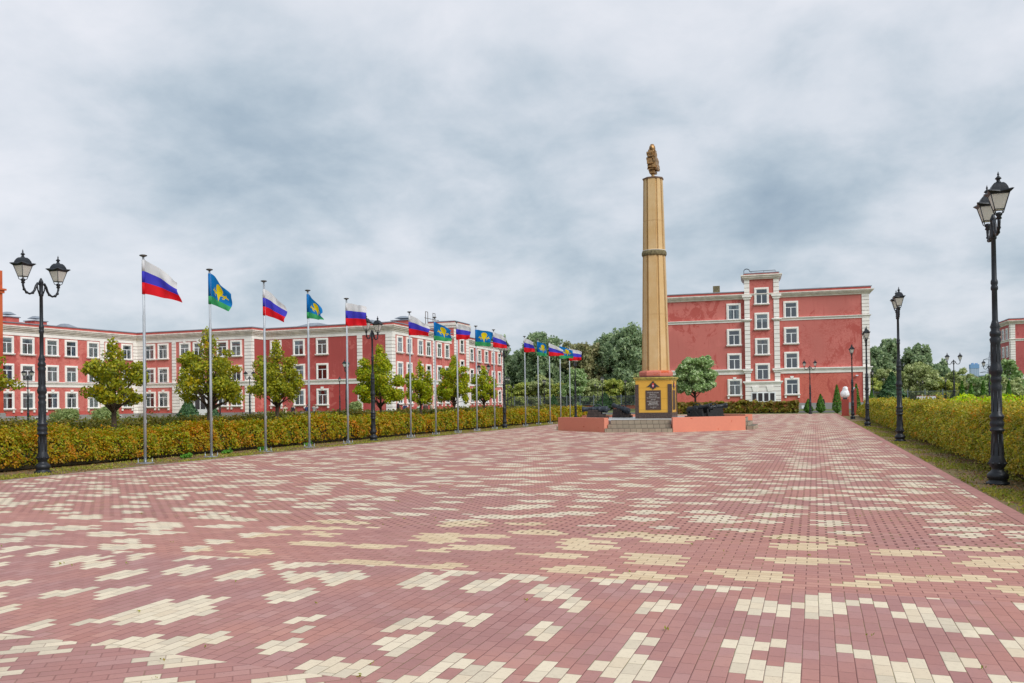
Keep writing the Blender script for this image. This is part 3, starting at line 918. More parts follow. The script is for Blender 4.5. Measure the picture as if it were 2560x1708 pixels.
FR.quoin(27.2, FR.L - .02, .9, 16.2)
FR2 = Facade(rootR, tuple(Vector(RP) - nR * .45), tuple(Vector(RQ) - nR * .45))
b = FR.mb(); b.box(11.25, 16.0, -.45, 5.0, .85, 19.0); tw = b.build('stair_tower', M['red_right'], rootR)
b = FR2.mb(); b.box(11.1, 16.15, -.25, 5.1, 18.97, 19.2); b.box(10.9, 16.35, -.45, 5.2, 19.2, 19.45); b.box(10.75, 16.5, -.6, 5.3, 19.45, 19.62)
b.build('cornice', M['cornice'], tw)
b = FR2.mb(); b.box(11.2, 16.05, -.1, 5.0, 19.62, 19.82); b.build('parapet', M['parapet'], tw)
b = FR2.mb(); b.box(11.1, 16.15, -.2, 5.1, 19.82, 19.95); b.build('roof', M['zinc'], tw)
FR2.quoin(11.2, 11.95, 4.15, 18.95, step=.62); FR2.quoin(15.28, 16.05, 4.15, 18.95, step=.62)
for (z0, z1) in ((16.1, 16.7), (12.9, 13.2), (5.4, 5.95)):
    for (a, c) in ((11.05, 12.1), (15.13, 16.2)):
        b = FR2.mb(); b.box(a, c, -.2, .3, z0, z0 + (z1 - z0) * .5); b.box(a - .15, c + .15, -.32, .3, z0 + (z1 - z0) * .5 + .003, z1)
        b.build('pilaster_cap', M['trim'], rootR)
for z, c in ((15.4, 'none'), (11.75, 'blind'), (8.05, 'ochre'), (4.4, 'none')): FR2.window('top_' + c if z > 5 else 'mid_' + c, 13.62, z, .98)
b = FR2.mb(); b.box(11.0, 16.25, -.2, .4, 3.76, 3.95); b.box(10.85, 16.4, -.32, .4, 3.953, 4.15); b.build('belt_course', M['trim'], rootR)
FR2.quoin(11.15, 16.1, .85, 3.76, step=.62, proud=.12)
b = FR2.mb()
for c0 in (12.55, 14.6):
    b.add([(c0 - .3, -.22, 2.62), (c0 + .3, -.22, 2.62), (c0 + .5, -.22, 3.4), (c0 - .5, -.22, 3.4),
           (c0 - .3, -.1, 2.62), (c0 + .3, -.1, 2.62), (c0 + .5, -.1, 3.4), (c0 - .5, -.1, 3.4)],
          [(0, 1, 2, 3), (0, 3, 7, 4), (1, 5, 6, 2), (3, 2, 6, 7), (0, 4, 5, 1)])
b.build('keystones', M['trim'], rootR)
b = FR2.mb(); b.box(11.98, 15.4, -.17, 0, .1, 2.57); dr = b.build('door', M['pvc'], rootR)
for q in range(4):
    b = FR2.mb(); u0 = 12.1 + q * .83; b.box(u0, u0 + .6, -.18, -.17, 1.25, 2.4); b.build('pane', M['inside'], dr)
b = FR2.mb(); b.tube([(11.2, .2, 19.8), (11.2, .2, 20.35), (11.35, .2, 20.55), (11.65, .2, 20.6), (11.95, .2, 20.45), (12.0, .2, 20.2)], .04, 6)
b.tube([(11.2, .5, 19.8), (11.2, .5, 20.35), (11.35, .5, 20.55), (11.65, .5, 20.6), (11.95, .5, 20.45), (12.0, .5, 20.2)], .04, 6)
b.tube([(12.0, .3, 20.2), (15.6, .3, 20.22)], .04, 6)
for u in (12.2, 14, 15.6): b.tube([(u, .3, 19.9), (u, .3, 20.2)], .03, 6)
b.build('roof_ladder', M['lamp_black'], rootR)
b = FR.mb(); b.box(6.6, 7.6, 4.2, 5.0, 17.3, 18.9); b.build('chimney', M['old_stone'], rootR)
b = FR.mb(); b.box(25.9, 26.5, -.1, 0, 2.4, 3.05); sg = b.build('wall_sign', M['white_board'], rootR)
b = FR.mb()
for q in range(6): b.box(26.0, 26.4 - .05 * (q % 3), -.11, -.1, 2.5 + q * .08, 2.525 + q * .08)
b.build('lettering', M['ink'], sg)
b = FR.mb(); b.box(25.9, 26.5, -.1, 0, 2.15, 2.3); b.build('wall_sign', M['white_board'], rootR)
b = FR.mb(); b.box(26.2, 26.55, -.42, -.1, 4.62, 4.78); b.tube([(26.45, 0, 4.7), (26.45, -.25, 4.7)], .04, 6); b.build('security_camera', M['white_board'], rootR)
b = FR.mb(); b.box(18.9, 19.4, -.12, 0, .1, .55); b.build('meter_box', M['white_board'], rootR)

# ---------------- far right building
E1 = (37.6, 196.6)
rootE = empty('apartment_block', (50, 205, 0), 'distant four storey red block cut off by the right edge of the view', 'building')
polyE = [E1, (75, 197.5), (75, 211), (37.3, 210)]
shell(rootE, polyE, 17.2, 16.1, 16.0, M['red_far'], plinth=.85)
belt(rootE, polyE, 12.6, 13.05); belt(rootE, polyE, 4.95, 5.7, .18)
FE = Facade(rootE, (37.3, 210), E1); FE2 = Facade(rootE, E1, (75, 197.5))
for u in (2.7, 6.0, 9.3, 12.0):
    for k, z in (('mid', 13.05), ('mid', 9.4), ('mid', 5.9), ('low', 2.2)): FE.window(k + '_none', FE.L - u, z, .95)
FE.quoin(FE.L - .8, FE.L, .9, 16.0); FE2.quoin(0, .85, .9, 16.0)
for z in (9.4, 5.9): FE2.window('top_none', 9.5, z)

# ---------------- orange building at the left edge
rootO = empty('orange_building', (-92, 64, 0), 'tall orange building of which only a sliver shows at the left edge', 'building')
polyO = [(-100, 58), (-84.85, 58), (-84.85, 70), (-100, 70)]
b = MB(); b.T = Matrix.Translation((92, -64, 0)); b.prism(polyO, 1.2, 17.0); b.build('wall', M['orange'], rootO)
b = MB(); b.T = Matrix.Translation((92, -64, 0)); b.prism(offset_poly(polyO, .15), -.3, 1.2); b.build('plinth', M['plinth'], rootO)
b = MB(); b.T = Matrix.Translation((92, -64, 0)); b.prism(offset_poly(polyO, .14), 14.5, 14.8); b.prism(offset_poly(polyO, .28), 14.803, 15.0)
b.build('cornice', M['orange'], rootO)
FO = Facade(rootO, (-84.85, 58), (-84.85, 70))
for u in (3, 8.0):
    for z in (2.2, 5.9, 9.6): FO.window('top_sides', u, z)

# ---------------- far city
for (x0, x1, y0, h, top, nm) in [(231, 243, 1500, 48.5, True, 'white tower block with a blue top far beyond the trees'), (244.5, 256, 1530, 34, False, 'pale grey slab block just right of the blue topped tower'),
                                 (219, 230, 1560, 36, False, 'pale low slab block just left of the blue topped tower'), (133, 150, 1600, 31, False, 'hazy pale block low behind the trees beside the mast')]:
    r = empty('tower_block', (x0, y0, 0), nm, 'building', 'tower blocks on the horizon')
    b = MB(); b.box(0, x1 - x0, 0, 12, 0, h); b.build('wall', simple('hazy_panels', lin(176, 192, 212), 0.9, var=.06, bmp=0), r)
    b = MB()
    for i in range(int((x1 - x0) / 2.4)):
        b.box(i * 2.4 + .7, i * 2.4 + 1.7, -.15, 0, 3, h - 3)
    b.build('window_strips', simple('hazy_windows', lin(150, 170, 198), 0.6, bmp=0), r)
    if top:
        b = MB(); b.box(-.3, x1 - x0 + .3, -.4, 12.3, h - 4, h + 2.5); b.box(2, 5, 2, 8, h + 2.5, h + 4.6); b.box(7, 10.5, 2, 8, h + 2.5, h + 4.2)
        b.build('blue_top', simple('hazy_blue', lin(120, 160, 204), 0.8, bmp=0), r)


def lattice(name, x, y, h, w, label, arms=()):
    b = MB()
    for i in range(4):
        sx, sy = ((-1, -1), (1, -1), (1, 1), (-1, 1))[i]
        b.tube([(sx * w, sy * w, 0), (sx * w * .12, sy * w * .12, h)], .16, 4)
    for k in range(10):
        z = h * k / 10; q = w * (1 - .88 * k / 10); z2 = h * (k + 1) / 10; q2 = w * (1 - .88 * (k + 1) / 10)
        b.tube([(-q, -q, z), (q2, -q2, z2)], .1, 4); b.tube([(q, -q, z), (-q2, -q2, z2)], .1, 4)
        b.tube([(-q, -q, z), (q, -q, z)], .1, 4)
    for za, wa in arms:
        b.tube([(-wa, 0, za), (0, 0, za + 1.5), (wa, 0, za)], .14, 4); b.tube([(-wa, 0, za), (wa, 0, za)], .14, 4)
    tag(b.build(name, M['zinc'], None, (x, y, 0)), label, 'mast')


lattice('radio_mast', 110.4, 900, 31, 2.2, 'thin pale lattice mast on the skyline between the trees')
lattice('power_pylon', 103.5, 600, 29, 2.6, 'grey power pylon behind the large lamp at right', ((16, 6), (20, 5), (24, 4)))

# ================================================================== FENCE
def fence(x0, x1, y, label):
    r = empty('steel_fence', (x0, y, 0), label, 'fence')
    b = MB(); b.box(0, x1 - x0, -.15, .15, 0, .6); b.box(0, x1 - x0, -.2, .2, .603, .68); b.build('brick_base', M['brickwall'], r)
    n = int((x1 - x0) / 2.75)
    post = MB(); post.box(-.09, .09, -.09, .09, .6, 2.75); post.box(-.12, .12, -.12, .12, 2.75, 2.82)
    po = post.build('post', M['fence'], r)
    pn = MB()
    for z in (.85, 2.45): pn.box(.1, 2.65, -.025, .025, z, z + .05)
    for i in range(19): pn.box(.2 + i * .13, .218 + i * .13, -.009, .009, .75, 2.6)
    pa = pn.build('panel', M['fence'], r)
    for i in range(1, n + 1):
        o = po.copy(); COL.objects.link(o); o.location = (i * 2.75, 0, 0)
        if i < n: o = pa.copy(); COL.objects.link(o); o.location = (i * 2.75, 0, 0)


fence(-63.0, -14.0, 163.0, 'steel bar fence on a low brick wall, left of the monument')
fence(7.0, 48.0, 163.0, 'steel bar fence on a low brick wall, right of the red block')

# ================================================================== LAMPS
def make_lamp():
    r = empty('street_lamp', (0, 0, 0), 'x', 'street lamp')
    b = MB()
    prof = [(.20, 0), (.20, .05), (.16, .06), (.16, .11), (.185, .13), (.18, .2), (.15, .23), (.105, .27), (.10, .31), (.14, .36), (.145, .43), (.11, .52), (.098, .75), (.09, .98),
            (.125, 1.0), (.125, 1.03), (.10, 1.06), (.12, 1.1), (.12, 1.16), (.10, 1.21), (.125, 1.25), (.125, 1.28), (.09, 1.32), (.088, 1.75),
            (.10, 1.83), (.075, 1.88), (.095, 1.93), (.095, 1.98), (.08, 2.02), (.11, 2.07), (.112, 2.14), (.09, 2.22), (.085, 2.25), (.082, 2.62), (.10, 2.7), (.075, 2.74), (.095, 2.77),
            (.095, 2.83), (.07, 2.87), (.085, 2.93), (.06, 3.02), (.05, 3.06), (.047, 3.6), (.062, 3.63), (.062, 3.67), (.05, 3.7), (.062, 3.74), (.06, 3.78), (.045, 3.82), (.04, 4.55),
            (.055, 4.57), (.055, 4.62), (.045, 4.65), (.05, 4.9), (.06, 4.92), (.035, 4.98), (.02, 5.02), (.0, 5.03)]
    b.lathe(prof, 16)
    for k in range(8):     # cast relief: flutes and leaf bosses
        a = k * math.pi / 4; c, s = math.cos(a), math.sin(a)
        for (r0, z0, r1, z1, w) in ((.105, .55, .09, .94, .009), (.086, 1.36, .084, 1.74, .008), (.082, 2.28, .078, 2.6, .007)):
            b.tube([(c * r0, s * r0, z0), (c * r1, s * r1, z1)], w, 5)
        for (r0, z0, w) in ((.135, .4, .03), (.1, 1.15, .024), (.095, 2.12, .024), (.075, 2.93, .016)):
            b.lathe([(0, z0 - w), (w * .8, z0 - w * .5), (w, z0), (w * .7, z0 + w * .6), (0, z0 + w * 1.1)], 6, (c * r0, s * r0))
    b.build('post', M['lamp_black'], r)
    for sy in (-1, 1):
        a = MB()
        a.tube([(0, sy * .03, 4.86), (0, sy * .10, 4.88), (0, sy * .155, 4.80), (0, sy * .19, 4.70), (0, sy * .25, 4.62), (0, sy * .34, 4.585), (0, sy * .43, 4.61), (0, sy * .50, 4.68), (0, sy * .53, 4.78), (0, sy * .53, 4.86)],
               [.035, .034, .032, .03, .028, .026, .026, .026, .028, .03], 8)
        for yy, zz in ((.25, 4.62), (.43, 4.61), (.5, 4.68)):
            a.tube([(0, sy * (yy - .02), zz), (0, sy * (yy + .02), zz)], .034, 8)
        a.tube([(0, sy * .05, 4.6), (0, sy * .1, 4.72), (0, sy * .12, 4.86)], .018, 6)
        a.build('arm', M['lamp_black'], r)
        l = MB(); y = sy * .53; q = math.pi / 4
        l.lathe([(.02, 4.82), (.05, 4.84), (.035, 4.88), (.055, 4.9), (.055, 4.93), (.03, 4.95)], 12, (0, y))
        # cage: corner bars, bottom basket, eaves, roof
        zb, zt, hb, ht = 5.00, 5.27, .078, .148
        for cx in (-1, 1):
            for cy in (-1, 1):
                l.tube([(0 + cx * .03, y + cy * .03, 4.92), (cx * .06, y + cy * .06, 4.93), (cx * hb, y + cy * hb, zb), (cx * ht, y + cy * ht, zt)], .009, 5)
        for (hh, z) in ((hb, zb), (ht, zt)):
            for (p, t) in (((-hh, -hh), (hh, -hh)), ((hh, -hh), (hh, hh)), ((hh, hh), (-hh, hh)), ((-hh, hh), (-hh, -hh))):
                l.tube([(p[0], y + p[1], z), (t[0], y + t[1], z)], .008, 5)

        def sq(h, z, k=0.0):
            # square ring with corner points optionally raised and pulled outwards
            out = []
            for cx, cy in ((-1, -1), (1, -1), (1, 1), (-1, 1)):
                nx, ny = {(-1, -1): (0, -1), (1, -1): (1, 0), (1, 1): (0, 1), (-1, 1): (-1, 0)}[(cx, cy)]
                out.append((cx * h * (1 + k), y + cy * h * (1 + k), z + k * .14)); out.append((nx * h, y + ny * h, z))
            return out
        l.loft([sq(.146, 5.262), sq(.172, 5.295, .24), sq(.165, 5.32, .16), sq(.142, 5.345), sq(.132, 5.385), sq(.105, 5.44), sq(.075, 5.475), sq(.05, 5.48)])
        l.lathe([(.045, 5.478), (.045, 5.50), (.03, 5.505), (.032, 5.545), (.055, 5.555), (.05, 5.57), (.02, 5.60), (.012, 5.615), (.02, 5.635), (.012, 5.655), (.004, 5.685), (0, 5.69)], 10, (0, y))
        lo = l.build('lantern', M['lamp_black'], r)
        g = MB(); h1, h2 = hb - .004, ht - .006
        g.loft([[(-h1, y - h1, zb), (h1, y - h1, zb), (h1, y + h1, zb), (-h1, y + h1, zb)], [(-h2, y - h2, zt - .01), (h2, y - h2, zt - .01), (h2, y + h2, zt - .01), (-h2, y + h2, zt - .01)]], True)
        g.build('glass_shade', M['lampglass'], lo)
    return r


lamp0 = make_lamp(); first = [True]


def lamp(x, y, label, group, rz=0.0, sc=0.965):
    r = lamp0 if first[0] else copy_tree(lamp0)
    first[0] = False
    r.location = (x, y, 0.0); r.rotation_euler = (0, 0, rz); r.scale = (sc, sc, sc)
    tag(r, label, 'street lamp', group)
    return r


GL = 'double lamps along the left edge of the plaza'; GR = 'double lamps along the right edge of the plaza'; GB = 'double lamps in the grounds behind'
for y, t in ((16.0, 'large black double lamp at far left, between the hedge and the paving'), (32.8, 'black double lamp rising behind the fifth flag, before the round green tree'),
             (49.4, 'black double lamp at the end of the long red building, between two groups of flags'), (66.0, 'small black double lamp right behind the last tricolour flag')):
    lamp(-18.1, y, t, GL)
for xr, y, t in ((3.06, 17.25, 'largest black double lamp, closest at the right edge of the view'), (2.85, 33.4, 'second black double lamp from the right on the strip beside the right hedge'),
             (2.7, 50.6, 'black lamp right in front of the corner of the four storey block'), (2.58, 66.8, 'farthest lamp of the right row, beside the wrapped bust')):
    lamp(xr, y, t, GR)
k90 = rad(90)
for x, y, t, rz, sc in [(-70.9, 61.1, 'small double lamp against the left wing, behind the hedges', k90, .96), (-57.4, 76.9, 'small double lamp before the quoins right of the second tree', k90, .96),
                        (-76.5, 96.0, 'shorter lamp beside the tree, left of another lamp before the quoins', k90, .93), (-37.7, 63.7, 'small double lamp whose lanterns show either side of the fifth flagpole', 0.3, .96),
                        (-59.0, 98.0, 'tiny double lamp left of the fifth flagpole under the belt course', 0.6, .94), (-30.5, 77.5, 'double lamp whose lanterns show above the fourth round tree', k90, .96),
                        (-42.4, 117.2, 'slim lamp just right of the end of the long red building', 0, .96), (-55.3, 155.0, 'tiny far double lamp before the woods near the long building', k90, .88),
                        (-42.3, 134.8, 'small lamp between the eleventh and the thirteenth flagpoles', 0, .96), (-38.2, 155.0, 'tiny far double lamp above the fir, left of the monument', k90, .88),
                        (-31.0, 128.8, 'lamp rising out of the dark fir left of the monument', 0, .96), (-32.1, 151.1, 'thin lamp just left of the yellow pedestal', 0, .96),
                        (-.44, 89.6, 'double lamp before the right block, behind the small thujas', k90, .96), (11.6, 83.9, 'tall double lamp rising above the lime green shrubs', k90, .96),
                        (20.2, 155.0, 'tiny single looking lamp left of the tall double lamp over the shrubs', 0, .8), (16.4, 155.0, 'tiny double lamp behind the white figure board', k90, .76),
                        (11.4, 155.0, 'tiny double lamp over the dark spruce by the right hedge', k90, .87), (23.7, 155.0, 'tiny double lamp between two thujas at right', k90, .76),
                        (17.5, 102.3, 'double lamp partly hidden behind the largest lamp', k90, .96), (29.3, 155.0, 'small lamp before the far right red block', 0, .8),
                        (7.7, 130.0, 'lamp lantern peeping past the right corner of the four storey block', 0, .96)]:
    lamp(x, y, t, GB, rz, sc)

# ================================================================== FLAGPOLES AND FLAGS
def make_pole():
    r = empty('flagpole', (0, 0, 0), 'x', 'flagpole')
    b = MB(); b.lathe([(.042, .03), (.042, 2.35), (.036, 2.38), (.036, 4.2), (.029, 4.23), (.029, 5.86)], 12); b.build('pole', M['pole'], r)
    b = MB(); b.lathe([(.03, 5.86), (.05, 5.87), (.105, 5.895), (.105, 5.915), (.06, 5.93), (0, 5.935)], 14); b.build('pole_cap', M['cap_dark'], r)
    b = MB(); b.box(-.17, .17, -.17, .17, .01, .03)
    for sx in (-1, 1):
        for sy in (-1, 1): b.lathe([(.016, .03), (.016, .11), (.009, .11), (.009, .16)], 6, (sx * .13, sy * .13))
    b.build('base_plate', M['pole'], r)
    b = MB(); b.tube([(.045, .0, 5.8), (.05, .01, 3), (.045, 0, 1.2)], .004, 4); b.box(.03, .055, -.015, .015, 1.15, 1.25); b.build('halyard', M['pole'], r)
    return r


def inpoly(x, y, poly):
    c = False; j = len(poly) - 1
    for i in range(len(poly)):
        xi, yi = poly[i]; xj, yj = poly[j]
        if (yi > y) != (yj > y) and x < (xj - xi) * (y - yi) / (yj - yi) + xi: c = not c
        j = i
    return c


CAN = [(.50, .12), (.58, .13), (.65, .18), (.675, .26), (.66, .36), (.60, .46), (.56, .54), (.545, .66), (.52, .78), (.50, .66), (.46, .55), (.42, .46), (.37, .38), (.335, .28), (.35, .19), (.42, .135)]
PLR = [(.56, .45), (.66, .43), (.74, .41), (.78, .34), (.80, .36), (.79, .42), (.87, .45), (.86, .49), (.79, .48), (.73, .50), (.70, .58), (.62, .60), (.62, .57), (.67, .55), (.69, .51), (.62, .50), (.56, .51)]
PLL = [(1.0 - x + .02, y + .01) for x, y in PLR]
EMB = [CAN, PLR, PLL]


def flag(i, y, kind, z1, h, w, dt, db, label):
    """cloth grid: s from the hoist outwards, t downwards; slightly billowing"""
    NS, NTt = (96, 64) if kind == 'v' else (48, 36)
    rr = random.Random(i * 13 + 5); ph = rr.uniform(0, 6.28); amp = .07 + .03 * rr.random(); f1 = rr.uniform(5.5, 8.0)
    w *= 1.06; ang = rad(rr.uniform(-14, 6)); ca, sa = math.cos(ang), math.sin(ang)
    b = MB(); b.smooth = True; vs = []; fs = []; mi = []
    for a in range(NS + 1):
        s = a / NS
        for c in range(NTt + 1):
            t = c / NTt
            drop = (dt * (1 - t) + db * t) * (s ** 1.15)
            hem = .02 * math.sin(9 * s + ph) * s
            zz = z1 - h * t - drop + hem * (1 if t < .5 else -1) * abs(t - .5) * 2
            lat = amp * s ** .6 * math.sin(f1 * s + ph + 1.6 * t) + .025 * math.sin(14 * s - 3 * t + ph) * s + .05 * s * math.sin(3.1 * (s * dt - t) * 2 + ph)
            wx = w * (s + .035 * s * math.sin(5 * t + ph))
            vs.append((.04 + wx * ca - lat * sa, wx * sa + lat * ca, zz))
    for a in range(NS):
        for c in range(NTt):
            q = a * (NTt + 1) + c
            fs.append((q, q + 1, q + NTt + 2, q + NTt + 1))
            t = (c + .5) / NTt; s = (a + .5) / NS
            if kind == 'r': mi.append(0 if t < 1 / 3 else 1 if t < 2 / 3 else 2)
            else: mi.append(2 if any(inpoly(s, t, e) for e in EMB) else (0 if t < .74 else 1))
    b.add(vs, fs); b.mi = mi
    # sleeve round the pole
    k = len(b.f)
    for (t0, t1, m) in ([(0, 1 / 3, 0), (1 / 3, 2 / 3, 1), (2 / 3, 1, 2)] if kind == 'r' else [(0, .74, 0), (.74, 1, 1)]):
        b.cur = m; b.lathe([(.046, z1 - h * t1), (.046, z1 - h * t0)], 12)
    mats = [M['f_white'], M['f_blue'], M['f_red']] if kind == 'r' else [M['f_sky'], M['f_green'], M['f_yellow']]
    o = b.build('flag', mats, None, (-17.88, y, 0))
    tag(o, label, 'flag', 'tricolour flags on the poles' if kind == 'r' else 'blue and green parachute flags on the poles')


pole0 = make_pole()
ORD = ['first', 'second', 'third', 'fourth', 'fifth', 'sixth', 'seventh', 'eighth', 'ninth', 'tenth', 'eleventh', 'twelfth', 'thirteenth', 'fourteenth', 'last']
FL = [(19.2, 'r', 5.78, .97, 1.07, .72, .28), (22.0, 'v', 5.78, .96, .77, .70, .30), (24.8, 'r', 5.62, .90, .75, .62, .27), (27.5, 'v', 5.76, .91, .68, .72, .12),
      (30.3, 'r', 5.72, .92, .83, .20, .02), (36.0, 'r', 5.74, .93, 1.0, .55, .08), (38.8, 'v', 5.66, .92, .86, .45, .10), (41.6, 'r', 5.80, .84, .78, .25, .0),
      (44.3, 'v', 5.70, .92, .95, .20, .06), (47.1, 'r', 5.76, .9, .72, .40, .1), (52.8, 'r', 5.78, .92, .62, .30, .0), (55.6, 'v', 5.72, .95, .66, .26, .1),
      (58.3, 'r', 5.78, .92, .95, .52, -.02), (61.0, 'v', 5.72, .92, .98, .38, .0), (63.6, 'r', 5.68, .92, .9, .25, .0)]
for i, (y, kd, z1, h, w, dt, db) in enumerate(FL):
    r = pole0 if i == 0 else copy_tree(pole0)
    r.location = (-17.88, y, 0); r.rotation_euler = (0, 0, .02 * i)
    tag(r, 'pale metal flagpole, the %s of fifteen counted from the left' % ORD[i], 'flagpole', 'flagpoles in a line along the hedge')
    flag(i, y, kd, z1, h, w, dt, db, ('white, blue and red flag on the %s pole from the left' if kd == 'r' else 'blue and green flag with yellow parachute on the %s pole from the left') % ORD[i])


# ================================================================== MONUMENT
MC = (-8.35, 47.5)
rm = empty('monument', (MC[0], MC[1], 0), 'tall tan octagonal column on a yellow pedestal with a bronze emblem on top', 'monument')
b = MB(); b.prism([(-.97, -.97), (.97, -.97), (.97, .97), (-.97, .97)], .55, 2.72)
pedestal = b.build('pedestal', M['tiles'], rm)
for rot in range(4):
    b = MB(); b.T = Matrix.Rotation(rot * math.pi / 2, 4, 'Z')
    y = -.97 - .035
    b.box(-1.0, -.80, y, -.96, .925, 2.47); b.box(.80, 1.0, y, -.96, .925, 2.47); b.box(-1.0, 1.0, y - .003, -.96, .55, .92)
    b.build('granite_facing', M['granite'], pedestal)
    b = MB(); b.T = Matrix.Rotation(rot * math.pi / 2, 4, 'Z'); b.box(-.42, .42, -.995, -.96, 1.07, 2.14)
    b.build('plaque', M['granite'], pedestal)
b = MB(); b.box(-1.005, 1.005, -1.005, 1.005, 2.70, 2.75); b.box(-1.04, 1.04, -1.04, 1.04, 2.753, 2.80); b.box(-1.08, 1.08, -1.08, 1.08, 2.803, 2.86)
b.build('pedestal_cornice', simple('mossy_gilt', lin(186, 168, 84), .7, var=.35, scale=5), pedestal)
b = MB(); b.box(-1.0, 1.0, -1.0, 1.0, 2.86, 2.90); b.box(-.99, .99, -.99, .99, 2.55, 2.56) if 0 else None
b.build('pedestal_top', M['granite'], pedestal)
b = MB(); b.lathe([(.80, 2.89), (.86, 2.92), (.88, 3.0), (.88, 3.14), (.84, 3.21), (.76, 3.24)], 8, rot=rad(22.5), sm=False, square=True)
b.build('collar', M['salmon2'], rm)


def section(a, wc, wd, g, z):
    pts = []
    for k in range(8):
        th = -math.pi / 2 + k * math.pi / 4; w = (wc if k % 2 == 0 else wd) / 2; w2 = w + .022
        nx, ny = math.cos(th), math.sin(th); tx, ty = -ny, nx
        for (aa, ww) in ((a - g, -w2), (a - g * .5, -w2), (a - g * .5, -w), (a, -w), (a, w), (a - g * .5, w), (a - g * .5, w2), (a - g, w2)):
            pts.append((nx * aa + tx * ww, ny * aa + ty * ww, z))
    return pts


def shaft_at(z, inset=0.0):
    t = (z - 3.2) / (13.95 - 3.2)
    a = .735 * (1 - t) + .515 * t
    return section(a - inset, (.48 * (1 - t) + .38 * t), (.34 * (1 - t) + .19 * t), .09 * (1 - t) + .07 * t, z)


b = MB()
for z0, z1 in ((3.22, 6.35), (6.365, 9.64), (9.95, 11.57), (11.585, 13.93)): b.loft([shaft_at(z0), shaft_at(z1)])
b.build('shaft', M['shaft'], rm)
b = MB()
b.loft([shaft_at(3.24, .02), shaft_at(13.92, .02)])
b.build('shaft_core', M['shaft_groove'], rm)
b = MB(); b.lathe([(.60, 9.63), (.66, 9.65), (.69, 9.72), (.69, 9.84), (.665, 9.90), (.60, 9.925)], 32)
b.build('ring', M['old_stone'], rm)
b = MB(); b.lathe([(.605, 9.924), (.66, 9.928), (.655, 9.95), (.56, 9.956)], 32); b.build('ring_flashing', M['trim'], rm)
b = MB(); b.lathe([(.50, 13.93), (.545, 13.93), (.56, 14.0), (.50, 14.02), (.17, 14.03)], 8, rot=rad(22.5), sm=False, square=True); b.build('cap', M['brown_cap'], rm)
b = MB(); b.lathe([(.17, 14.02), (.12, 14.1), (.07, 14.24), (.06, 14.4)], 6, sm=False); b.build('spike', M['shaft'], rm)
# bronze emblem, thin edge towards the camera: stacked relief slabs in the Y-Z plane
em = MB(); er = random.Random(4)
em.T = Matrix.Rotation(rad(-6), 4, 'Z') @ Matrix.Diagonal((.82, 1, 1, 1))
slabs = [(-.20, .20, 14.28, 14.50, .5), (-.24, .20, 14.48, 14.62, .62), (-.27, .22, 14.60, 14.80, .70), (-.30, .22, 14.78, 14.84, .8), (-.31, .12, 14.84, 15.02, .7), (-.37, .05, 15.02, 15.20, .55),
         (-.30, .14, 15.20, 15.32, .62), (-.36, .16, 15.30, 15.52, .5), (-.24, .20, 15.50, 15.62, .4), (.08, .33, 14.55, 14.9, .8), (.14, .30, 14.85, 15.2, .7), (.05, .24, 15.15, 15.6, .35), (.2, .38, 14.45, 14.7, .6)]
for (x0, x1, z0, z1, w) in slabs:
    w *= .5
    em.loft([[(x0 + .03, -w, z0), (x1 - .03, -w, z0), (x1, w, z0), (x0, w, z0)], [(x0, -w * .9, (z0 + z1) / 2 + .03), (x1, -w * .9, (z0 + z1) / 2), (x1 + .02, w, (z0 + z1) / 2), (x0 - .02, w, (z0 + z1) / 2)],
             [(x0 + .02, -w * .8, z1), (x1 - .02, -w * .8, z1), (x1 - .04, w * .8, z1), (x0 + .04, w * .8, z1)]])
for q in range(26):
    z = 14.35 + 1.2 * er.random(); x = er.uniform(-.3, .28); yy = -.22 - .1 * er.random()
    em.lathe([(0, z - .06), (.035, z - .03), (.04, z + .02), (.02, z + .06), (0, z + .07)], 6, (x, yy))
em.lathe([(.10, 15.55), (.20, 15.60), (.215, 15.70), (.19, 15.82), (.13, 15.89), (.12, 15.93), (0, 15.93)], 14, (-.02, 0))
em.build('emblem', M['bronze'], rm)


# eagle emblem on the faces of the pedestal
def eagle(parent, T):
    def flat(polys, d0, d1, mat, nm, par):
        b = MB(); b.T = T
        for pl in polys:
            k = len(pl)
            b.add([(x, -d0, z) for x, z in pl] + [(x, -d1, z) for x, z in pl], [list(range(k, 2 * k))] + [(i, (i + 1) % k, k + (i + 1) % k, k + i) for i in range(k)])
        return b.build(nm, mat, par)
    wing = [(.05, .02), (.10, .10), (.16, .09), (.21, .04), (.28, -.02), (.36, -.06), (.26, -.07), (.21, -.06), (.17, -.05), (.15, -.13), (.10, -.15), (.08, -.11), (.05, -.17)]
    wl = [(-x, z) for x, z in wing][::-1]
    body = [(-.06, .03), (.06, .03), (.07, -.10), (.03, -.2), (0, -.23), (-.03, -.2), (-.07, -.10)]
    hd = [(.02, .03), (.05, .12), (.12, .15), (.15, .12), (.10, .11), (.07, .03)]
    hl = [(-x, z) for x, z in hd][::-1]
    crown = [(-.06, .15), (.06, .15), (.075, .2), (.04, .22), (.0, .25), (-.04, .22), (-.075, .2)]
    e = flat([wing, wl, body, hd, hl, crown], .965, 1.0, M['iron'], 'eagle_emblem', parent)
    flat([[(-.05, .09), (0, .15), (.05, .09), (.065, .0), (.035, -.08), (0, -.12), (-.035, -.08), (-.065, .0)]], 1.0, 1.015, simple('shield_red', lin(206, 40, 44), .5, bmp=0), 'shield', e)
    flat([[(-.03, .02), (0, .06), (.035, .02), (.02, -.05), (0, -.08), (-.02, -.05)]], 1.015, 1.022, simple('shield_silver', lin(226, 200, 206), .4, bmp=0), 'rider', e)
    return e


for rot in range(4):
    eagle(pedestal, Matrix.Rotation(rot * math.pi / 2, 4, 'Z') @ Matrix.Translation((0, 0, 2.40)))

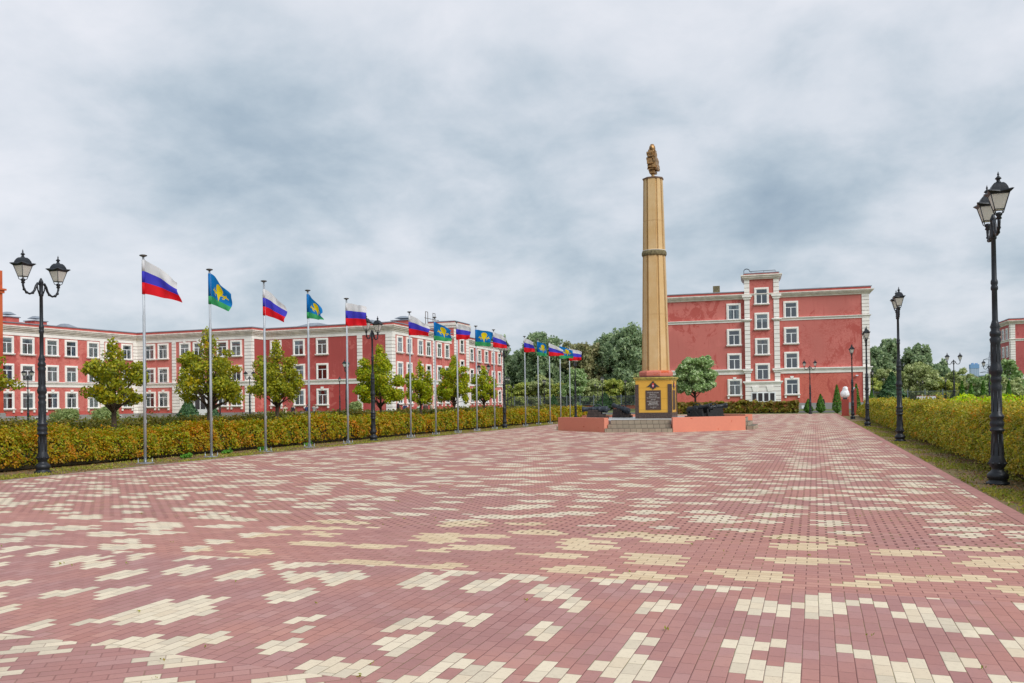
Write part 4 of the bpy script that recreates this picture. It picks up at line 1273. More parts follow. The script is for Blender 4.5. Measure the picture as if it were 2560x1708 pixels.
M['letters'] = simple('engraved_letters', lin(214, 210, 204), .6, bmp=0)
lines = [("КРЕПОСТЬ СИЛЬНА,", 1.99, .062), ("ГАРНИЗОН —", 1.895, .062), ("ЦЕЛАЯ АРМИЯ.", 1.80, .062), ("НО НИЧТО НЕ УСТОИТ", 1.705, .062), ("ПРОТИВ", 1.61, .062), ("РУССКОГО ОРУЖИЯ —", 1.515, .062),
         ("МЫ СИЛЬНЫ", 1.42, .072), ("И УВЕРЕНЫ В СЕБЕ.", 1.33, .062), ("А.В. СУВОРОВ", 1.20, .05), ("1790", 1.145, .04)]
for txt, z, sz in lines:
    cu = bpy.data.curves.new('txt', 'FONT'); cu.body = txt; cu.size = sz; cu.align_x = 'CENTER'; cu.extrude = .003
    if txt.startswith('МЫ'): cu.offset = .002
    to = bpy.data.objects.new('tmp', cu); COL.objects.link(to)
    dg = bpy.context.evaluated_depsgraph_get()
    me = bpy.data.meshes.new_from_object(to.evaluated_get(dg)); bpy.data.objects.remove(to); me.name = 'inscription'
    me.materials.clear(); me.materials.append(M['letters'])
    o = bpy.data.objects.new('inscription', me); COL.objects.link(o); o.parent = pedestal
    o.rotation_euler = (math.pi / 2, 0, 0); o.location = (0, -1.0005, z)

# ---------------- platform: octagon of steps and salmon walls
rp = empty('monument_platform', (MC[0], MC[1], 0), 'low stepped platform with salmon painted walls under the monument and cannons', 'platform')


def pt(r, a): return (r * math.cos(rad(a)), r * math.sin(rad(a)))


R0 = 5.6
angs = [252, 288, 333, 27, 72, 108, 153, 207]
b = MB(); b.prism([pt(R0 - .60, a) for a in angs], 0.0, .60); b.build('deck', M['deck'], rp)
for a0, a1 in ((207, 252), (288, 333), (27, 72), (108, 153)):
    p0, p1, q0, q1 = pt(R0, a0), pt(R0, a1), pt(R0 - .42, a0), pt(R0 - .42, a1)
    b = MB(); b.prism([p0, p1, q1, q0], 0, .735); b.build('low_wall', M['salmon'], rp)
for ac in (270, 0, 90, 180):
    b = MB(); b.T = Matrix.Rotation(rad(ac + 90), 4, 'Z'); ap = R0 * math.cos(rad(18)); hw = R0 * math.sin(rad(18)) - .03
    b.box(-hw, hw, -ap - .02, -ap + .34, 0, .2); b.box(-hw + .1, hw - .1, -ap + .26, -ap + .62, .0, .4); b.box(-hw + .2, hw - .2, -ap + .50, -ap + 1.0, .0, .61)
    b.build('steps', M['steps'], rp)


def cannon(x, y, ang, pitch, label, black=False, rope=True):
    """barrel along +x before rotation"""
    r = empty('cannon', (x, y, .603), label, 'cannon', 'old cannons on timber blocks round the monument', rad(ang)); r.scale = (1.12, 1.12, 1.12)
    iron = M['iron_black'] if black else M['iron']; wood = M['wood_black'] if black else M['wood_dark']
    b = MB(); b.T = Matrix.Translation((0, 0, .48)) @ Matrix.Rotation(rad(-pitch), 4, 'Y') @ Matrix.Rotation(math.pi / 2, 4, 'Y')
    b.lathe([(0, -.74), (.035, -.73), (.045, -.69), (.03, -.65), (.12, -.63), (.165, -.60), (.17, -.50), (.155, -.48), (.155, -.22), (.165, -.2), (.165, -.16), (.14, -.14), (.13, .1), (.14, .12), (.14, .15), (.115, .17), (.105, .5), (.12, .53), (.135, .6), (.135, .66), (.11, .67), (.07, .67), (.06, .5), (0, .5)], 20)
    b.tube([(0, -.26, .0), (0, .26, .0)], .045, 8)
    b.build('barrel', iron, r)
    b = MB(); b.T = Matrix.Translation((0, 0, .48)) @ Matrix.Rotation(rad(-pitch), 4, 'Y')
    for sy in (-1, 1): b.tube([(-.28, sy * .06, .13), (-.22, sy * .07, .22), (-.08, sy * .07, .25), (.06, sy * .06, .2), (.1, sy * .05, .1)], .016, 6)
    b.build('lifting_handles', iron, r)
    b = MB()
    for sy in (-1, 1):
        y0, y1 = sorted((sy * .16, sy * .28))
        b.box(-.62, .42, y0, y1, .0, .12); b.box(-.48, .38, y0, y1, .125, .24); b.box(-.30, .36, y0, y1, .245, .36); b.box(-.16, .34, y0, y1, .365, .45)
    b.box(-.5, -.3, -.158, .158, .02, .2); b.box(.1, .3, -.158, .158, .02, .26)
    b.build('timber_carriage', wood, r)
    if rope:
        b = MB(); b.tube([(-.42, -.30, .05), (-.2, -.34, .25), (-.05, -.31, .42), (.15, -.33, .2), (.3, -.31, .03)], .013, 6); b.build('rope', M['old_stone'] if not black else wood, r)


cannon(-11.55, 46.3, 184, 1, 'grey cannon at left pointing left with a level barrel')
cannon(-10.95, 50.2, 142, 14, 'grey cannon next to the pedestal with its muzzle tilted up to the left')
cannon(-5.75, 45.4, -28, 9, 'black cannon right of the pedestal whose round muzzle faces the viewer', True)
cannon(-5.35, 49.0, 24, 9, 'black cannon behind another, its muzzle pointing up to the right', True, False)

# ================================================================== BUST, STELE, BOARD, SMALL THINGS
r = empty('wrapped_bust', (2.46, 79.2, 0), 'bust wrapped in white sheeting on a red granite pedestal', 'bust')
b = MB(); b.box(-.29, .29, -.29, .29, 0, 1.45); b.box(-.33, .33, -.33, .33, 0, .08); b.build('pedestal', M['stele'], r)
b = MB(); b.box(-.17, .17, -.17, .17, 1.45, 1.58); b.build('neck_block', M['iron'], r)
b = MB(); br = random.Random(3); rings = []
for z, q, qx in ((1.57, .16, 0), (1.66, .28, 0), (1.8, .38, 0), (1.95, .39, .0), (2.08, .33, .01), (2.2, .25, .02), (2.32, .22, .03), (2.45, .19, .04), (2.55, .1, .05)):
    rings.append([(qx + (q + br.uniform(-.03, .03)) * math.cos(2 * math.pi * i / 14), (q * .8 + br.uniform(-.03, .03)) * math.sin(2 * math.pi * i / 14), z + br.uniform(-.02, .02)) for i in range(14)])
b.loft(rings); b.build('sheeting', M['white_wrap'], r)
b = MB(); b.prism([(-.28, -.12), (.2, -.12), (.2, .12), (-.28, .12)], 0, 2.2)
b.add([(-.28, -.121, 2.2), (.2, -.121, 2.2), (.2, -.121, 2.45), (-.28, .12, 2.2), (.2, .12, 2.2), (.2, .12, 2.45)], [(0, 1, 2), (0, 2, 5, 3), (3, 5, 4), (1, 4, 5, 2)])
tag(b.build('granite_stele', M['stele'], None, (3.35, 83.0, 0)), 'slim red granite slab standing right behind the wrapped bust', 'stele')
r = empty('notice_board', (8.3, 83, 0), 'white board with a row of small dark figures, behind the right hedge', 'notice board')
b = MB(); b.box(0.2, 1.72, -.03, .03, .75, 1.62); b.build('board', M['white_board'], r)
b = MB(); b.box(.17, 1.75, -.04, .04, 1.62, 1.66); b.box(1.72, 1.76, -.04, .04, .75, 1.62); b.box(.17, 1.75, -.04, .04, .71, .75); b.build('frame', M['frame_red'], r)
for i in range(8):
    x = .33 + i * .18
    b = MB(); b.lathe([(0, 1.44), (.022, 1.45), (.025, 1.475), (.02, 1.5), (0, 1.505)], 8, (x, -.035))
    b.T = None; b.box(x - .045, x + .045, -.04, -.031, 1.18, 1.41); b.box(x - .035, x - .005, -.04, -.031, .9, 1.178); b.box(x + .005, x + .035, -.04, -.031, .9, 1.178)
    b.build('printed_figure', M['ink'], r)
b = MB(); b.box(.25, .31, .04, .1, 0, .8); b.box(1.6, 1.66, .04, .1, 0, .8); b.build('board_legs', M['fence'], r)

# ================================================================== HEDGES
def hedge(x0, x1, y0, y1, h, mat, label, dens, size, seed, corem=None, topvar=.08, grp=None, dfall=20.0, base=0.12, rnd=.22):
    rs = np.random.default_rng(seed)
    o = empty('hedge', ((x0 + x1) / 2, (y0 + y1) / 2, 0), label, 'hedge', grp)
    cx, cy = (x0 + x1) / 2, (y0 + y1) / 2
    long_y = (y1 - y0) > (x1 - x0)
    Ln = (y1 - y0) if long_y else (x1 - x0)

    def topz(x, y):
        q = y if long_y else x
        return h + topvar * (np.sin(q * .9 + seed) * .5 + np.sin(q * 2.3 + seed * 2) * .3 + np.sin(q * .31 + x * 2) * .5)
    b = MB(); nseg = max(4, int(Ln / 1.2)); m = .24
    ring = []
    for i in range(nseg + 1):
        q = i / nseg
        if long_y:
            yy = y0 + .2 + (y1 - y0 - .4) * q; tz = float(topz(cx, yy)) - .17
            ra, rb = ((rnd, 0) if x0 > 0 else (0, rnd)); w_ = .18
            ring.append([(x0 + m + .05 - cx, yy - cy, base * .3), (x1 - m - .05 - cx, yy - cy, base * .3), (x1 - m - rb * .25 - cx, yy - cy, tz * .6), (x1 - m - rb - w_ * .5 - cx, yy - cy, tz), (x0 + m + ra + w_ * .5 - cx, yy - cy, tz), (x0 + m + ra * .25 - cx, yy - cy, tz * .6)])
        else:
            xx = x0 + .2 + (x1 - x0 - .4) * q; tz = float(topz(xx, cy)) - .17
            ring.append([(xx - cx, y1 - m - cy, base * .3), (xx - cx, y0 + m - cy, base * .3), (xx - cx, y0 + m - cy, tz), (xx - cx, y1 - m - cy, tz)])
    b.loft([rr_[::-1] for rr_ in ring]); b.build('twigs', corem or M['hedge_core'], o)
    faces = [('front', Ln * h), ('back', Ln * h * .25), ('top', Ln * ((x1 - x0) if long_y else (y1 - y0)))]
    Ps, Ns, Ss = [], [], []
    for nm, area in faces:
        n = int(area * dens * 2.2)
        q = rs.random(n) * Ln; d = (y0 if long_y else x0) + q
        dist = np.abs(d) if long_y else np.full(n, abs(cy))
        keep = rs.random(n) < np.clip((dfall / np.maximum(dist, 1)) ** 1.3, .16, 1.0)
        d = d[keep]; dist = dist[keep]; k = len(d)
        s = size * np.clip((dist / dfall) ** .6, 1, 2.6)
        depth = np.abs(rs.normal(0, .13, k)) - .05 + .09 * (np.sin(d * 2.1 + seed) * np.sin(d * .77 + 1.3 * seed) > .25) * rs.random(k)
        bumpn = .11 * (np.sin(d * 3.7) * np.sin(d * 1.3 + 2) + np.sin(d * 8.1) * .4)
        if nm == 'top':
            if long_y: X = rs.uniform(x0 + .05 + (rnd * .7 if x0 > 0 else 0), x1 - .05 - (rnd * .7 if x0 < 0 else 0), k); Y = d
            else: X = d; Y = rs.uniform(y0 + .05, y1 - .05, k)
            Z = topz(X, Y) - depth + .05 * rs.random(k) ** 4 * 4 + (.22 * rs.random(k) ** 5 if rnd > .5 else .08 * rs.random(k) ** 4) + .05 * np.sin(d * 5.7 + 2 * np.sin(X * 6)) * np.sin(X * 9 + d); N_ = np.tile([0, 0, 1.0], (k, 1))
        else:
            z = base + (rs.random(k) ** .85) * (h - base)
            near = nm == 'front'
            z = z * (topz(np.full(k, cx), d) / h)
            inset = depth + bumpn + .07 * np.sin(d * 6.3 + 2.2 * np.sin(z * 5.1)) * np.sin(z * 8.7 + d * 1.9) + rnd * (z / h) ** 2.6 + .16 * (z < .22) * rs.random(k)
            if long_y:
                side = x1 if (x0 < 0) == near else x0       # the face towards the plaza
                sg = 1 if side == x1 else -1
                X = side - sg * inset; Y = d; N_ = np.tile([sg, 0, .35], (k, 1))
            else:
                side = y0 if near else y1; sg = -1 if near else 1
                Y = side - sg * inset; X = d; N_ = np.tile([0, sg, .35], (k, 1))
            Z = z
        Ps.append(np.stack([X - cx, Y - cy, Z], 1)); Ns.append(N_); Ss.append(s)
    # near end face
    n = int((x1 - x0) * h * dens) if long_y else int((y1 - y0) * h * dens)
    if long_y:
        P_ = np.stack([rs.uniform(x0, x1, n) - cx, np.full(n, y0) + np.abs(rs.normal(0, .1, n)) - cy, base + rs.random(n) * (h - base)], 1); N_ = np.tile([0, -1.0, .3], (n, 1))
    else:
        P_ = np.stack([np.full(n, x1) - np.abs(rs.normal(0, .1, n)) - cx, rs.uniform(y0, y1, n) - cy, base + rs.random(n) * (h - base)], 1); N_ = np.tile([1.0, 0, .3], (n, 1))
    Ps.append(P_); Ns.append(N_); Ss.append(np.full(n, size * 1.2))
    leaf_mesh('leaves', np.concatenate(Ps), np.concatenate(Ns), np.concatenate(Ss), mat, o, rs=rs, aspect=1.6, jitter=.7)
    # bare stems at the foot
    b = MB()
    for i in range(int(Ln * 2.2)):
        q = rs.random() * Ln
        if long_y:
            side = (x1 if x0 < 0 else x0); sg = 1 if side == x1 else -1
            p = (side - sg * .28 - cx, y0 + q - cy, 0.0); t = (side - sg * rs.uniform(.05, .3) - cx, y0 + q - cy + rs.normal(0, .12), .38)
        else:
            p = (x0 + q - cx, y0 + .28 - cy, 0); t = (x0 + q - cx + rs.normal(0, .12), y0 + rs.uniform(.05, .3) - cy, .38)
        b.tube([p, t], .008, 4, sm=False)
    b.build('stems', M['twig'], o)['kind'] = 'stuff'
    return o


GH = 'clipped hedges along the plaza'
hedge(-20.6, -19.1, 9.5, 77, .89, L['hedge'], 'long clipped orange and green hedge just behind the flagpoles', 620, .044, 5, grp=GH, topvar=.14, rnd=.3)
hedge(-24.4, -23.0, 9.5, 80, 1.07, L['hedge2'], 'darker clipped hedge behind the row of round trees', 300, .055, 9, grp=GH)
hedge(3.35, 4.95, 11.0, 78, 1.12, L['hedge_right'], 'thick clipped hedge along the right side behind the lamps', 760, .036, 12, grp=GH, topvar=.16, dfall=17, rnd=.7)
hedge(-18.0, -1.7, 96.0, 97.3, 1.1, L['hedge_far'], 'low clipped hedge across the far end before the four storey block', 260, .11, 21, grp=GH)

# lime green shrubs behind the right hedge: separate bushes
rs = np.random.default_rng(44)
GLm = 'lime green shrubs behind the right hedge'
for i, (x, y, rx, ry, h, t) in enumerate([(7.4, 58, 1.0, 3.0, 1.45, 'low yellow green shrub at the far end of the right hedge'), (8.3, 48, 1.6, 3.8, 1.72, 'lime green shrub just left of the tall far double lamp'),
                                          (9.0, 40, 2.0, 4.2, 1.82, 'broad lime green shrub under the tall far double lamp'), (8.6, 33, 1.8, 3.6, 1.86, 'lime green shrub directly left of the largest lamp'),
                                          (9.0, 27.5, 2.1, 3.2, 1.95, 'lime green shrub right of the largest lamp post'), (7.6, 23.5, 1.5, 2.6, 2.05, 'tall yellowish shrub at the right edge of the view')]):
    o = empty('shrub', (x, y, 0), t, 'shrub', GLm)
    lb = []
    for q in range(16):
        a = rs.uniform(0, 6.28); d = rs.uniform(.2, .9)
        lb.append((math.cos(a) * d * rx, math.sin(a) * d * ry, h * rs.uniform(.42, .72), .55 + .2 * rs.random(), .7, h * rs.uniform(.24, .32)))
    P, D = lobes_points(lb, 5200, rs, .6)
    leaf_mesh('leaves', P, D, .075, L['lime'], o, rs=rs, aspect=2.0)
    b = MB()
    for q in range(14):
        a = rs.uniform(0, 6.28); b.tube([(math.cos(a) * .2, math.sin(a) * .3, 0), (math.cos(a) * rx * .7, math.sin(a) * ry * .7, h * .8)], [.02, .008], 5)
    b.build('stems', M['twig'], o)['kind'] = 'stuff'
hedge(9.5, 13.5, 62.0, 63.6, 1.35, L['hedge_far'], 'short piece of dull clipped hedge before the white figure board', 240, .09, 31, grp=GH)


# ================================================================== TREES
def tree(name, x, y, lobes, n, size, mat, label, group, trunk_r, trunk_h, seed, limbs=9, lean=0.0, cat='tree', shell_=.5, jitter=.9, trunkm=None, aspect=1.5, twigs=0):
    rs = np.random.default_rng(seed)
    o = empty(name, (x, y, 0), label, cat, group)
    P, D = lobes_points(lobes, n, rs, shell_)
    P = P[P[:, 2] > .1] if len(P) else P
    D = D[:len(P)]
    leaf_mesh('crown', P, D, size, mat, o, rs=rs, jitter=jitter, aspect=aspect)
    b = MB(); lob = np.array(lobes); top = lob[:, 2].max()
    b.tube([(0, 0, -.05), (.02, .01, trunk_h * .5), (lean, 0, trunk_h), (lean * 1.2, .03, (trunk_h + top) / 2), (lean, 0, top)], [trunk_r * 1.15, trunk_r, trunk_r * .85, trunk_r * .5, trunk_r * .15], 9)
    for i in range(limbs):
        l = lob[int(rs.integers(len(lob)))]; z0 = trunk_h + rs.random() * max(.1, (l[2] - trunk_h)) * .6
        m1 = ((l[0]) * .45 + rs.normal(0, .05), l[1] * .45, z0 + (l[2] - z0) * .35)
        b.tube([(lean, 0, z0 - .1), m1, (l[0] + l[3] * rs.uniform(-.4, .4), l[1] + l[4] * rs.uniform(-.4, .4), l[2] + l[5] * rs.uniform(-.2, .5))], [trunk_r * .45, trunk_r * .28, trunk_r * .08], 6)
    for i in range(twigs):
        l = lob[int(rs.integers(len(lob)))]; d = rs.normal(0, 1, 3); d /= np.linalg.norm(d); d[2] = abs(d[2]) * .4
        b.tube([(l[0] * .5, l[1] * .5, l[2] - .1), tuple(l[:3] + d * l[3:] * 1.15)], [trunk_r * .14, .004], 4)
    b.build('trunk', trunkm or M['bark'], o)
    return o


def round_lobes(rs, w, z0, z1, k=14, spike=True, flat=1.0):
    r = w / 2; zc = (z0 + z1) / 2 - (.15 if spike else 0); hz = (z1 - z0) / 2; out = [(0, 0, zc, r * .55, r * .55, hz * .6)]
    for i in range(k):
        a = rs.uniform(0, 6.28); el = rs.uniform(-.75, .9) if i % 3 else rs.uniform(-1.0, -.35); d = rs.uniform(.58, .82) * (1.1 if el < -.35 else 1)
        out.append((math.cos(a) * math.cos(el * .75) * r * d, math.sin(a) * math.cos(el * .75) * r * d, zc + math.sin(el) * hz * d * flat, r * rs.uniform(.15, .31), r * rs.uniform(.15, .31), hz * rs.uniform(.11, .25)))
    if spike: out.append((0, 0, z1 - hz * .12, r * .16, r * .16, hz * .26)); out.append((.05, 0, z1 - hz * .4, r * .3, r * .3, hz * .3))
    return out


GT = 'small round trees between the two left hedges'
rs = np.random.default_rng(8)
for i, (y, w, z0, z1, kd, nl, t) in enumerate([(16.4, 2.5, 1.75, 3.95, 'linden', 3000, 'sparse yellow tree cut off by the left edge of the view'), (21.2, 2.2, 1.6, 3.7, 'linden', 5200, 'round yellowish tree between the large left lamp and the first flagpole'),
                                           (25.7, 2.65, 1.55, 4.35, 'linden', 9000, 'broad yellow green tree behind the second flagpole, with a pointed top'), (29.9, 2.4, 1.65, 4.2, 'linden', 8000, 'bushy tree behind the third flagpole'),
                                           (38.8, 2.75, 1.45, 4.5, 'maple', 11000, 'fullest bright green round tree, right of the second left lamp'), (43.5, 1.9, 1.6, 3.95, 'maple', 4600, 'thinner yellowish round tree behind the sixth flagpole'),
                                           (48.3, 2.45, 1.5, 4.45, 'maple', 8500, 'full green round tree behind the eighth flagpole'), (53.3, 1.9, 1.6, 4.0, 'maple', 5200, 'small yellow green tree behind the ninth and tenth flagpoles')]):
    lb = round_lobes(rs, w, z0, z1, 44 if nl > 6000 else 32)
    tree('round_tree', -21.0, y, lb, int(nl * 1.25), .066 if kd == 'linden' else .074, L[kd], t, GT, .085 if y < 35 else .07, z0 - .1, 100 + i, limbs=22, shell_=.3, twigs=70 if i < 2 else 30, lean=.03)

rs = np.random.default_rng(17)
lb = round_lobes(rs, 5.3, 1.75, 7.3, 60, spike=False)
tree('silver_tree', -13.0, 99.5, lb, 15000, .2, L['silver'], 'round pale silvery tree right of the monument', None, .13, 1.8, 55, limbs=16, shell_=.45)


# ---- conifers
def thuja(x, y, h, w, label, seed, kd='thuja', grp='small clipped thujas', n=2600, nm='thuja', size=.07, droop=False):
    rs = np.random.default_rng(seed)
    o = empty(nm, (x, y, 0), label, 'conifer', grp)
    t = rs.random(n) ** 1.15; a = rs.random(n) * 6.283
    prof = (np.sin(np.minimum(t * 7, 1.57)) * (1 - t) ** (.75 if not droop else .9))
    if droop: prof = prof * (.72 + .28 * np.abs(np.sin(t * 22 + np.sin(a * 3))))
    r = w / 2 * prof * (.72 + .34 * rs.random(n)) * (1 + .1 * np.sin(a * 5 + t * 9))
    P = np.stack([np.cos(a) * r, np.sin(a) * r, .04 + t * h], 1); D = np.stack([np.cos(a), np.sin(a), np.full(n, .2)], 1)
    leaf_mesh('crown', P, D, size, L[kd], o, rs=rs, aspect=2.2, jitter=.5)
    b = MB(); b.tube([(0, 0, 0), (0, 0, h * .9)], [w * .05, w * .01], 6); b.build('trunk', M['bark'], o)


thuja(-.68, 95.6, 1.45, 1.15, 'low squat thuja, leftmost of the three before the block', 1)
thuja(.55, 95.9, 1.95, 1.15, 'middle sized thuja between the squat one and the tall one', 2)
thuja(2.1, 92.3, 2.85, 1.2, 'tall slender thuja just left of the wrapped bust', 3)
thuja(3.75, 88, 2.85, 1.0, 'slender thuja right of the farthest right lamp', 4)
thuja(5.2, 90, 2.25, .95, 'thuja at the corner of the four storey block', 5)
thuja(10.2, 70, 2.65, .8, 'left of a pair of thujas rising above the lime shrubs', 6)
thuja(10.85, 70.4, 2.5, .8, 'right of a pair of thujas rising above the lime shrubs', 7)
thuja(12.4, 75, 2.7, .75, 'lone thuja above the lime shrubs left of the largest lamp', 8)
thuja(15.1, 80, 2.75, .8, 'thuja right of the largest lamp, before the far red block', 9)
thuja(7.9, 76, 1.45, .7, 'tiny thuja tip before the white figure board', 10)
GC = 'dark conifers in the grounds'
thuja(9.4, 120, 4.6, 4.9, 'broad dark spruce behind the right hedge', 20, 'pine', GC, 9000, 'spruce', .22, True)
thuja(-32.1, 135, 2.75, 4.2, 'dark bushy fir left of the monument', 21, 'pine', GC, 7000, 'fir', .2, True)
thuja(-42.3, 140, 2.6, 2.6, 'small dark fir at the foot of the woods near the thirteenth flagpole', 22, 'pine', GC, 3500, 'fir', .2, True)
thuja(-82.5, 61.5, 3.6, 2.3, 'pine beside the orange building at the left edge', 23, 'pine', GC, 4500, 'pine_tree', .16, True)
thuja(-66.5, 78, 2.5, 3.0, 'low bushy pine behind the second flagpole', 24, 'pine', GC, 5000, 'pine_tree', .15, True)
thuja(-64.4, 79.5, 1.9, 2.0, 'smaller pine just right of the low bushy pine', 25, 'pine', GC, 2500, 'pine_tree', .15, True)
rs = np.random.default_rng(91)
for i, (x, y, w, h, t) in enumerate([(-63.5, 63, 2.6, 1.7, 'grey green feathery shrub right of the large left lamp'), (-68.5, 63, 2.6, 1.6, 'grey green feathery shrub left of the large left lamp'), (-46.5, 80, 1.2, 1.9, 'small leafy bush left of the third flagpole base')]):
    o = empty('bush', (x, y, 0), t, 'shrub', 'small bushes near the long building')
    P, D = lobes_points([(0, 0, h * .5, w / 2, w / 2, h * .5), (.4, .3, h * .6, w / 3, w / 3, h * .42)], 1800, rs, .4)
    leaf_mesh('leaves', P, D, .11, L['juniper'], o, rs=rs, aspect=3)
    b = MB(); b.tube([(0, 0, 0), (0, 0, h * .7)], .03, 5); b.build('stems', M['twig'], o)['kind'] = 'stuff'


# ---- background trees
def big(name, x, y, w, z0, z1, kd, label, group, seed, n=5200, size=.42, k=22, spike=True, cat='tree', ragged=1.0):
    rs = np.random.default_rng(seed); r = w / 2; lb = []
    H = z1 - z0
    for i in range(k):
        t = (i + .5) / k; z = z0 + H * (.06 + t * .86)
        pr = r * math.sin(math.pi * (.2 + .72 * t)) ** .55
        for q in range(6):
            a = rs.uniform(0, 6.28); d = pr * rs.uniform(.3, .92) * ragged
            lb.append((math.cos(a) * d, math.sin(a) * d, z + rs.normal(0, .4), r * rs.uniform(.13, .27), r * rs.uniform(.13, .27), max(.45, H * rs.uniform(.05, .12))))
    if spike:
        for q in range(9): lb.append((rs.uniform(-.5, .5) * r, rs.uniform(-.3, .3) * r, z1 - H * rs.uniform(.05, .2), r * .09, r * .09, H * .09))
    lb.append((0, 0, z1 - H * .06, r * .16, r * .16, H * .06))
    return tree(name, x, y, lb, n, size, L[kd], label, group, .028 * H + .05, max(.3, z0 + H * .1), seed, limbs=12, cat=cat, shell_=.35)


GP = 'tall trees behind the fence'
for i, (px_, y, w, z1, kd, t) in enumerate([
        (-71.5, 188, 8.5, 17.8, 'poplar', 'tall dark poplar beside the far end of the long red building'), (-66.5, 196, 7.5, 14.5, 'poplar', 'dark tree just right of the leftmost poplar, behind the eleventh pole'),
        (-58.5, 186, 9, 17.6, 'poplar', 'tall rounded poplar behind the flags of the twelfth and thirteenth poles'), (-53.0, 190, 7.5, 15.0, 'oak', 'brownish olive tree behind the fourteenth flagpole'),
        (-48.5, 187, 7.5, 14.6, 'oak', 'brownish tree right behind the last flag'), (-43.8, 190, 8, 17.0, 'poplar', 'green poplar midway between the last flag and the monument'),
        (-39.0, 186, 8.5, 18.0, 'poplar', 'tallest dark green poplar left of the monument'), (-33.8, 190, 8, 16.2, 'oak', 'olive tree close to the left side of the monument column'),
        (-29.5, 192, 7, 12.5, 'poplar', 'dark tree partly behind the monument column'),
        (11.0, 178, 7.0, 11.2, 'poplar', 'dark tree at the right corner of the four storey block'), (13.9, 182, 5.2, 12.9, 'poplar', 'taller lighter tree next to the dark one by the block corner'),
        (18.7, 180, 6.6, 11.2, 'poplar', 'rounded dark tree right of the second lamp, sloping to the right'), (23.0, 184, 4.6, 7.6, 'poplar', 'lower dark tree at the right foot of the rounded one'),
        (25.9, 200, 2.2, 9.2, 'poplar', 'small spire shaped tree on the skyline near the mast')]):
    big('poplar', px_, y, w * (1.34 if px_ < 0 else 1.12), .6, z1, kd, t, GP, 300 + i, n=int(1900 * w), size=.42, spike=True)
for i, (x_, y_, w_, z_, t) in enumerate([(-75, 205, 11, 13.5, 'dark tree in the back row beside the long building'), (-63.5, 206, 11, 14.5, 'back row tree between the first two poplars'), (-52, 208, 11, 15, 'back row tree behind the brownish trees'),
        (-41.5, 206, 10, 15, 'back row tree behind the tallest poplar'), (-35, 208, 9, 13.5, 'back row tree nearest the monument column')]):
    big('poplar', x_, y_, w_ * 1.25, .6, z_, 'oak' if i % 2 else 'poplar', t, GP, 350 + i, n=int(1500 * w_), size=.5)
GW = 'willows and bushes along the fence'
for i, (x, y, w, z1, kd, t) in enumerate([
        (-64.0, 171, 6.5, 4.9, 'shrub', 'yellow green bush at the end of the long building'), (-58.6, 173, 6, 5.8, 'shrub', 'yellow green bush behind the eleventh pole'), (-54.0, 172, 5.5, 6.7, 'willow', 'soft pale willow behind the twelfth pole'),
        (-50.2, 171, 5, 5.6, 'shrub', 'green bush behind the lamp between the flagpoles'), (-46.3, 169, 5.0, 8.3, 'silver', 'bright silvery willow behind the fourteenth pole'), (-42.6, 170, 5, 6.0, 'willow', 'willow right of the bright silvery one'),
        (-39.2, 172, 5, 6.2, 'shrub', 'yellow green bush left of the fir'), (-35.6, 172, 4.8, 5.2, 'willow', 'pale willow behind the dark fir'), (-32.6, 170, 4.6, 6.9, 'willow', 'broad pale willow left of the yellow pedestal'),
        (-29.2, 169, 4.6, 5.8, 'silver', 'silvery willow touching the left edge of the pedestal'), (-25, 171, 5, 6.0, 'shrub', 'bush hidden mostly behind the pedestal'),
        (9.8, 171, 5, 4.6, 'shrub', 'olive bush at the right corner of the block'), (13.0, 172, 5.2, 6.8, 'willow', 'pale willow above the dark spruce'), (17.6, 174, 6.4, 7.8, 'willow', 'broad pale willow left of the second right lamp'),
        (18.9, 171, 4.6, 6.9, 'willow', 'rounded pale willow right of the second right lamp'), (21.0, 171, 4.6, 4.4, 'shrub', 'low olive bush behind the white figure board'), (22.6, 172, 4.4, 3.7, 'shrub', 'low bush under the spire shaped tree'),
        (25.1, 176, 5.0, 6.2, 'willow', 'rounded olive willow behind the tall double lamp'), (28.2, 168, 4.6, 4.6, 'oak', 'low brownish bush between the two thujas'), (30.4, 190, 5.0, 3.4, 'willow', 'pale willow below the blue topped tower'),
        (25.0, 150, 4.2, 4.4, 'silver', 'silvery bush just left of the largest lamp'), (29.3, 158, 4.2, 7.4, 'silver', 'silvery birch like tree before the far right block'), (24.2, 128, 3.0, 3.2, 'willow', 'pale bush at the foot of the far right block')]):
    big('willow' if kd in ('willow', 'silver') else 'bush', x, y, w * 1.4, .1, z1, kd, t, GW, 400 + i, n=int(1500 * w), size=.3, k=12, spike=False, cat='tree' if z1 > 5.5 else 'shrub')
# closed mass of low wood behind everything
rs = np.random.default_rng(77)
n = 26000
X = rs.uniform(-130, 190, n); Y = rs.uniform(205, 240, n); hh = 3.6 + .9 * np.sin(X * .11) + .8 * np.sin(X * .37 + 1)
P = np.stack([X, Y, rs.random(n) ** .7 * hh], 1)
tag(leaf_mesh('distant_woods', P, np.tile([0, -1.0, .4], (n, 1)), 1.1, L['oak'], rs=rs), 'low continuous wood closing the view behind the separate trees', 'woods', kind='stuff')
n = 9000
X = rs.uniform(-80, 420, n); Y = rs.uniform(640, 700, n)
P = np.stack([X, Y, rs.random(n) ** .7 * (13 + 4 * np.sin(X * .03))], 1)
tag(leaf_mesh('distant_woods', P, np.tile([0, -1.0, .4], (n, 1)), 5.0, leaf_mat('hazy_leaves', st((96, 116, 116), (116, 134, 130), (104, 124, 122)), None), rs=rs), 'blue green line of woods at the skyline below the tower block', 'woods', kind='stuff')

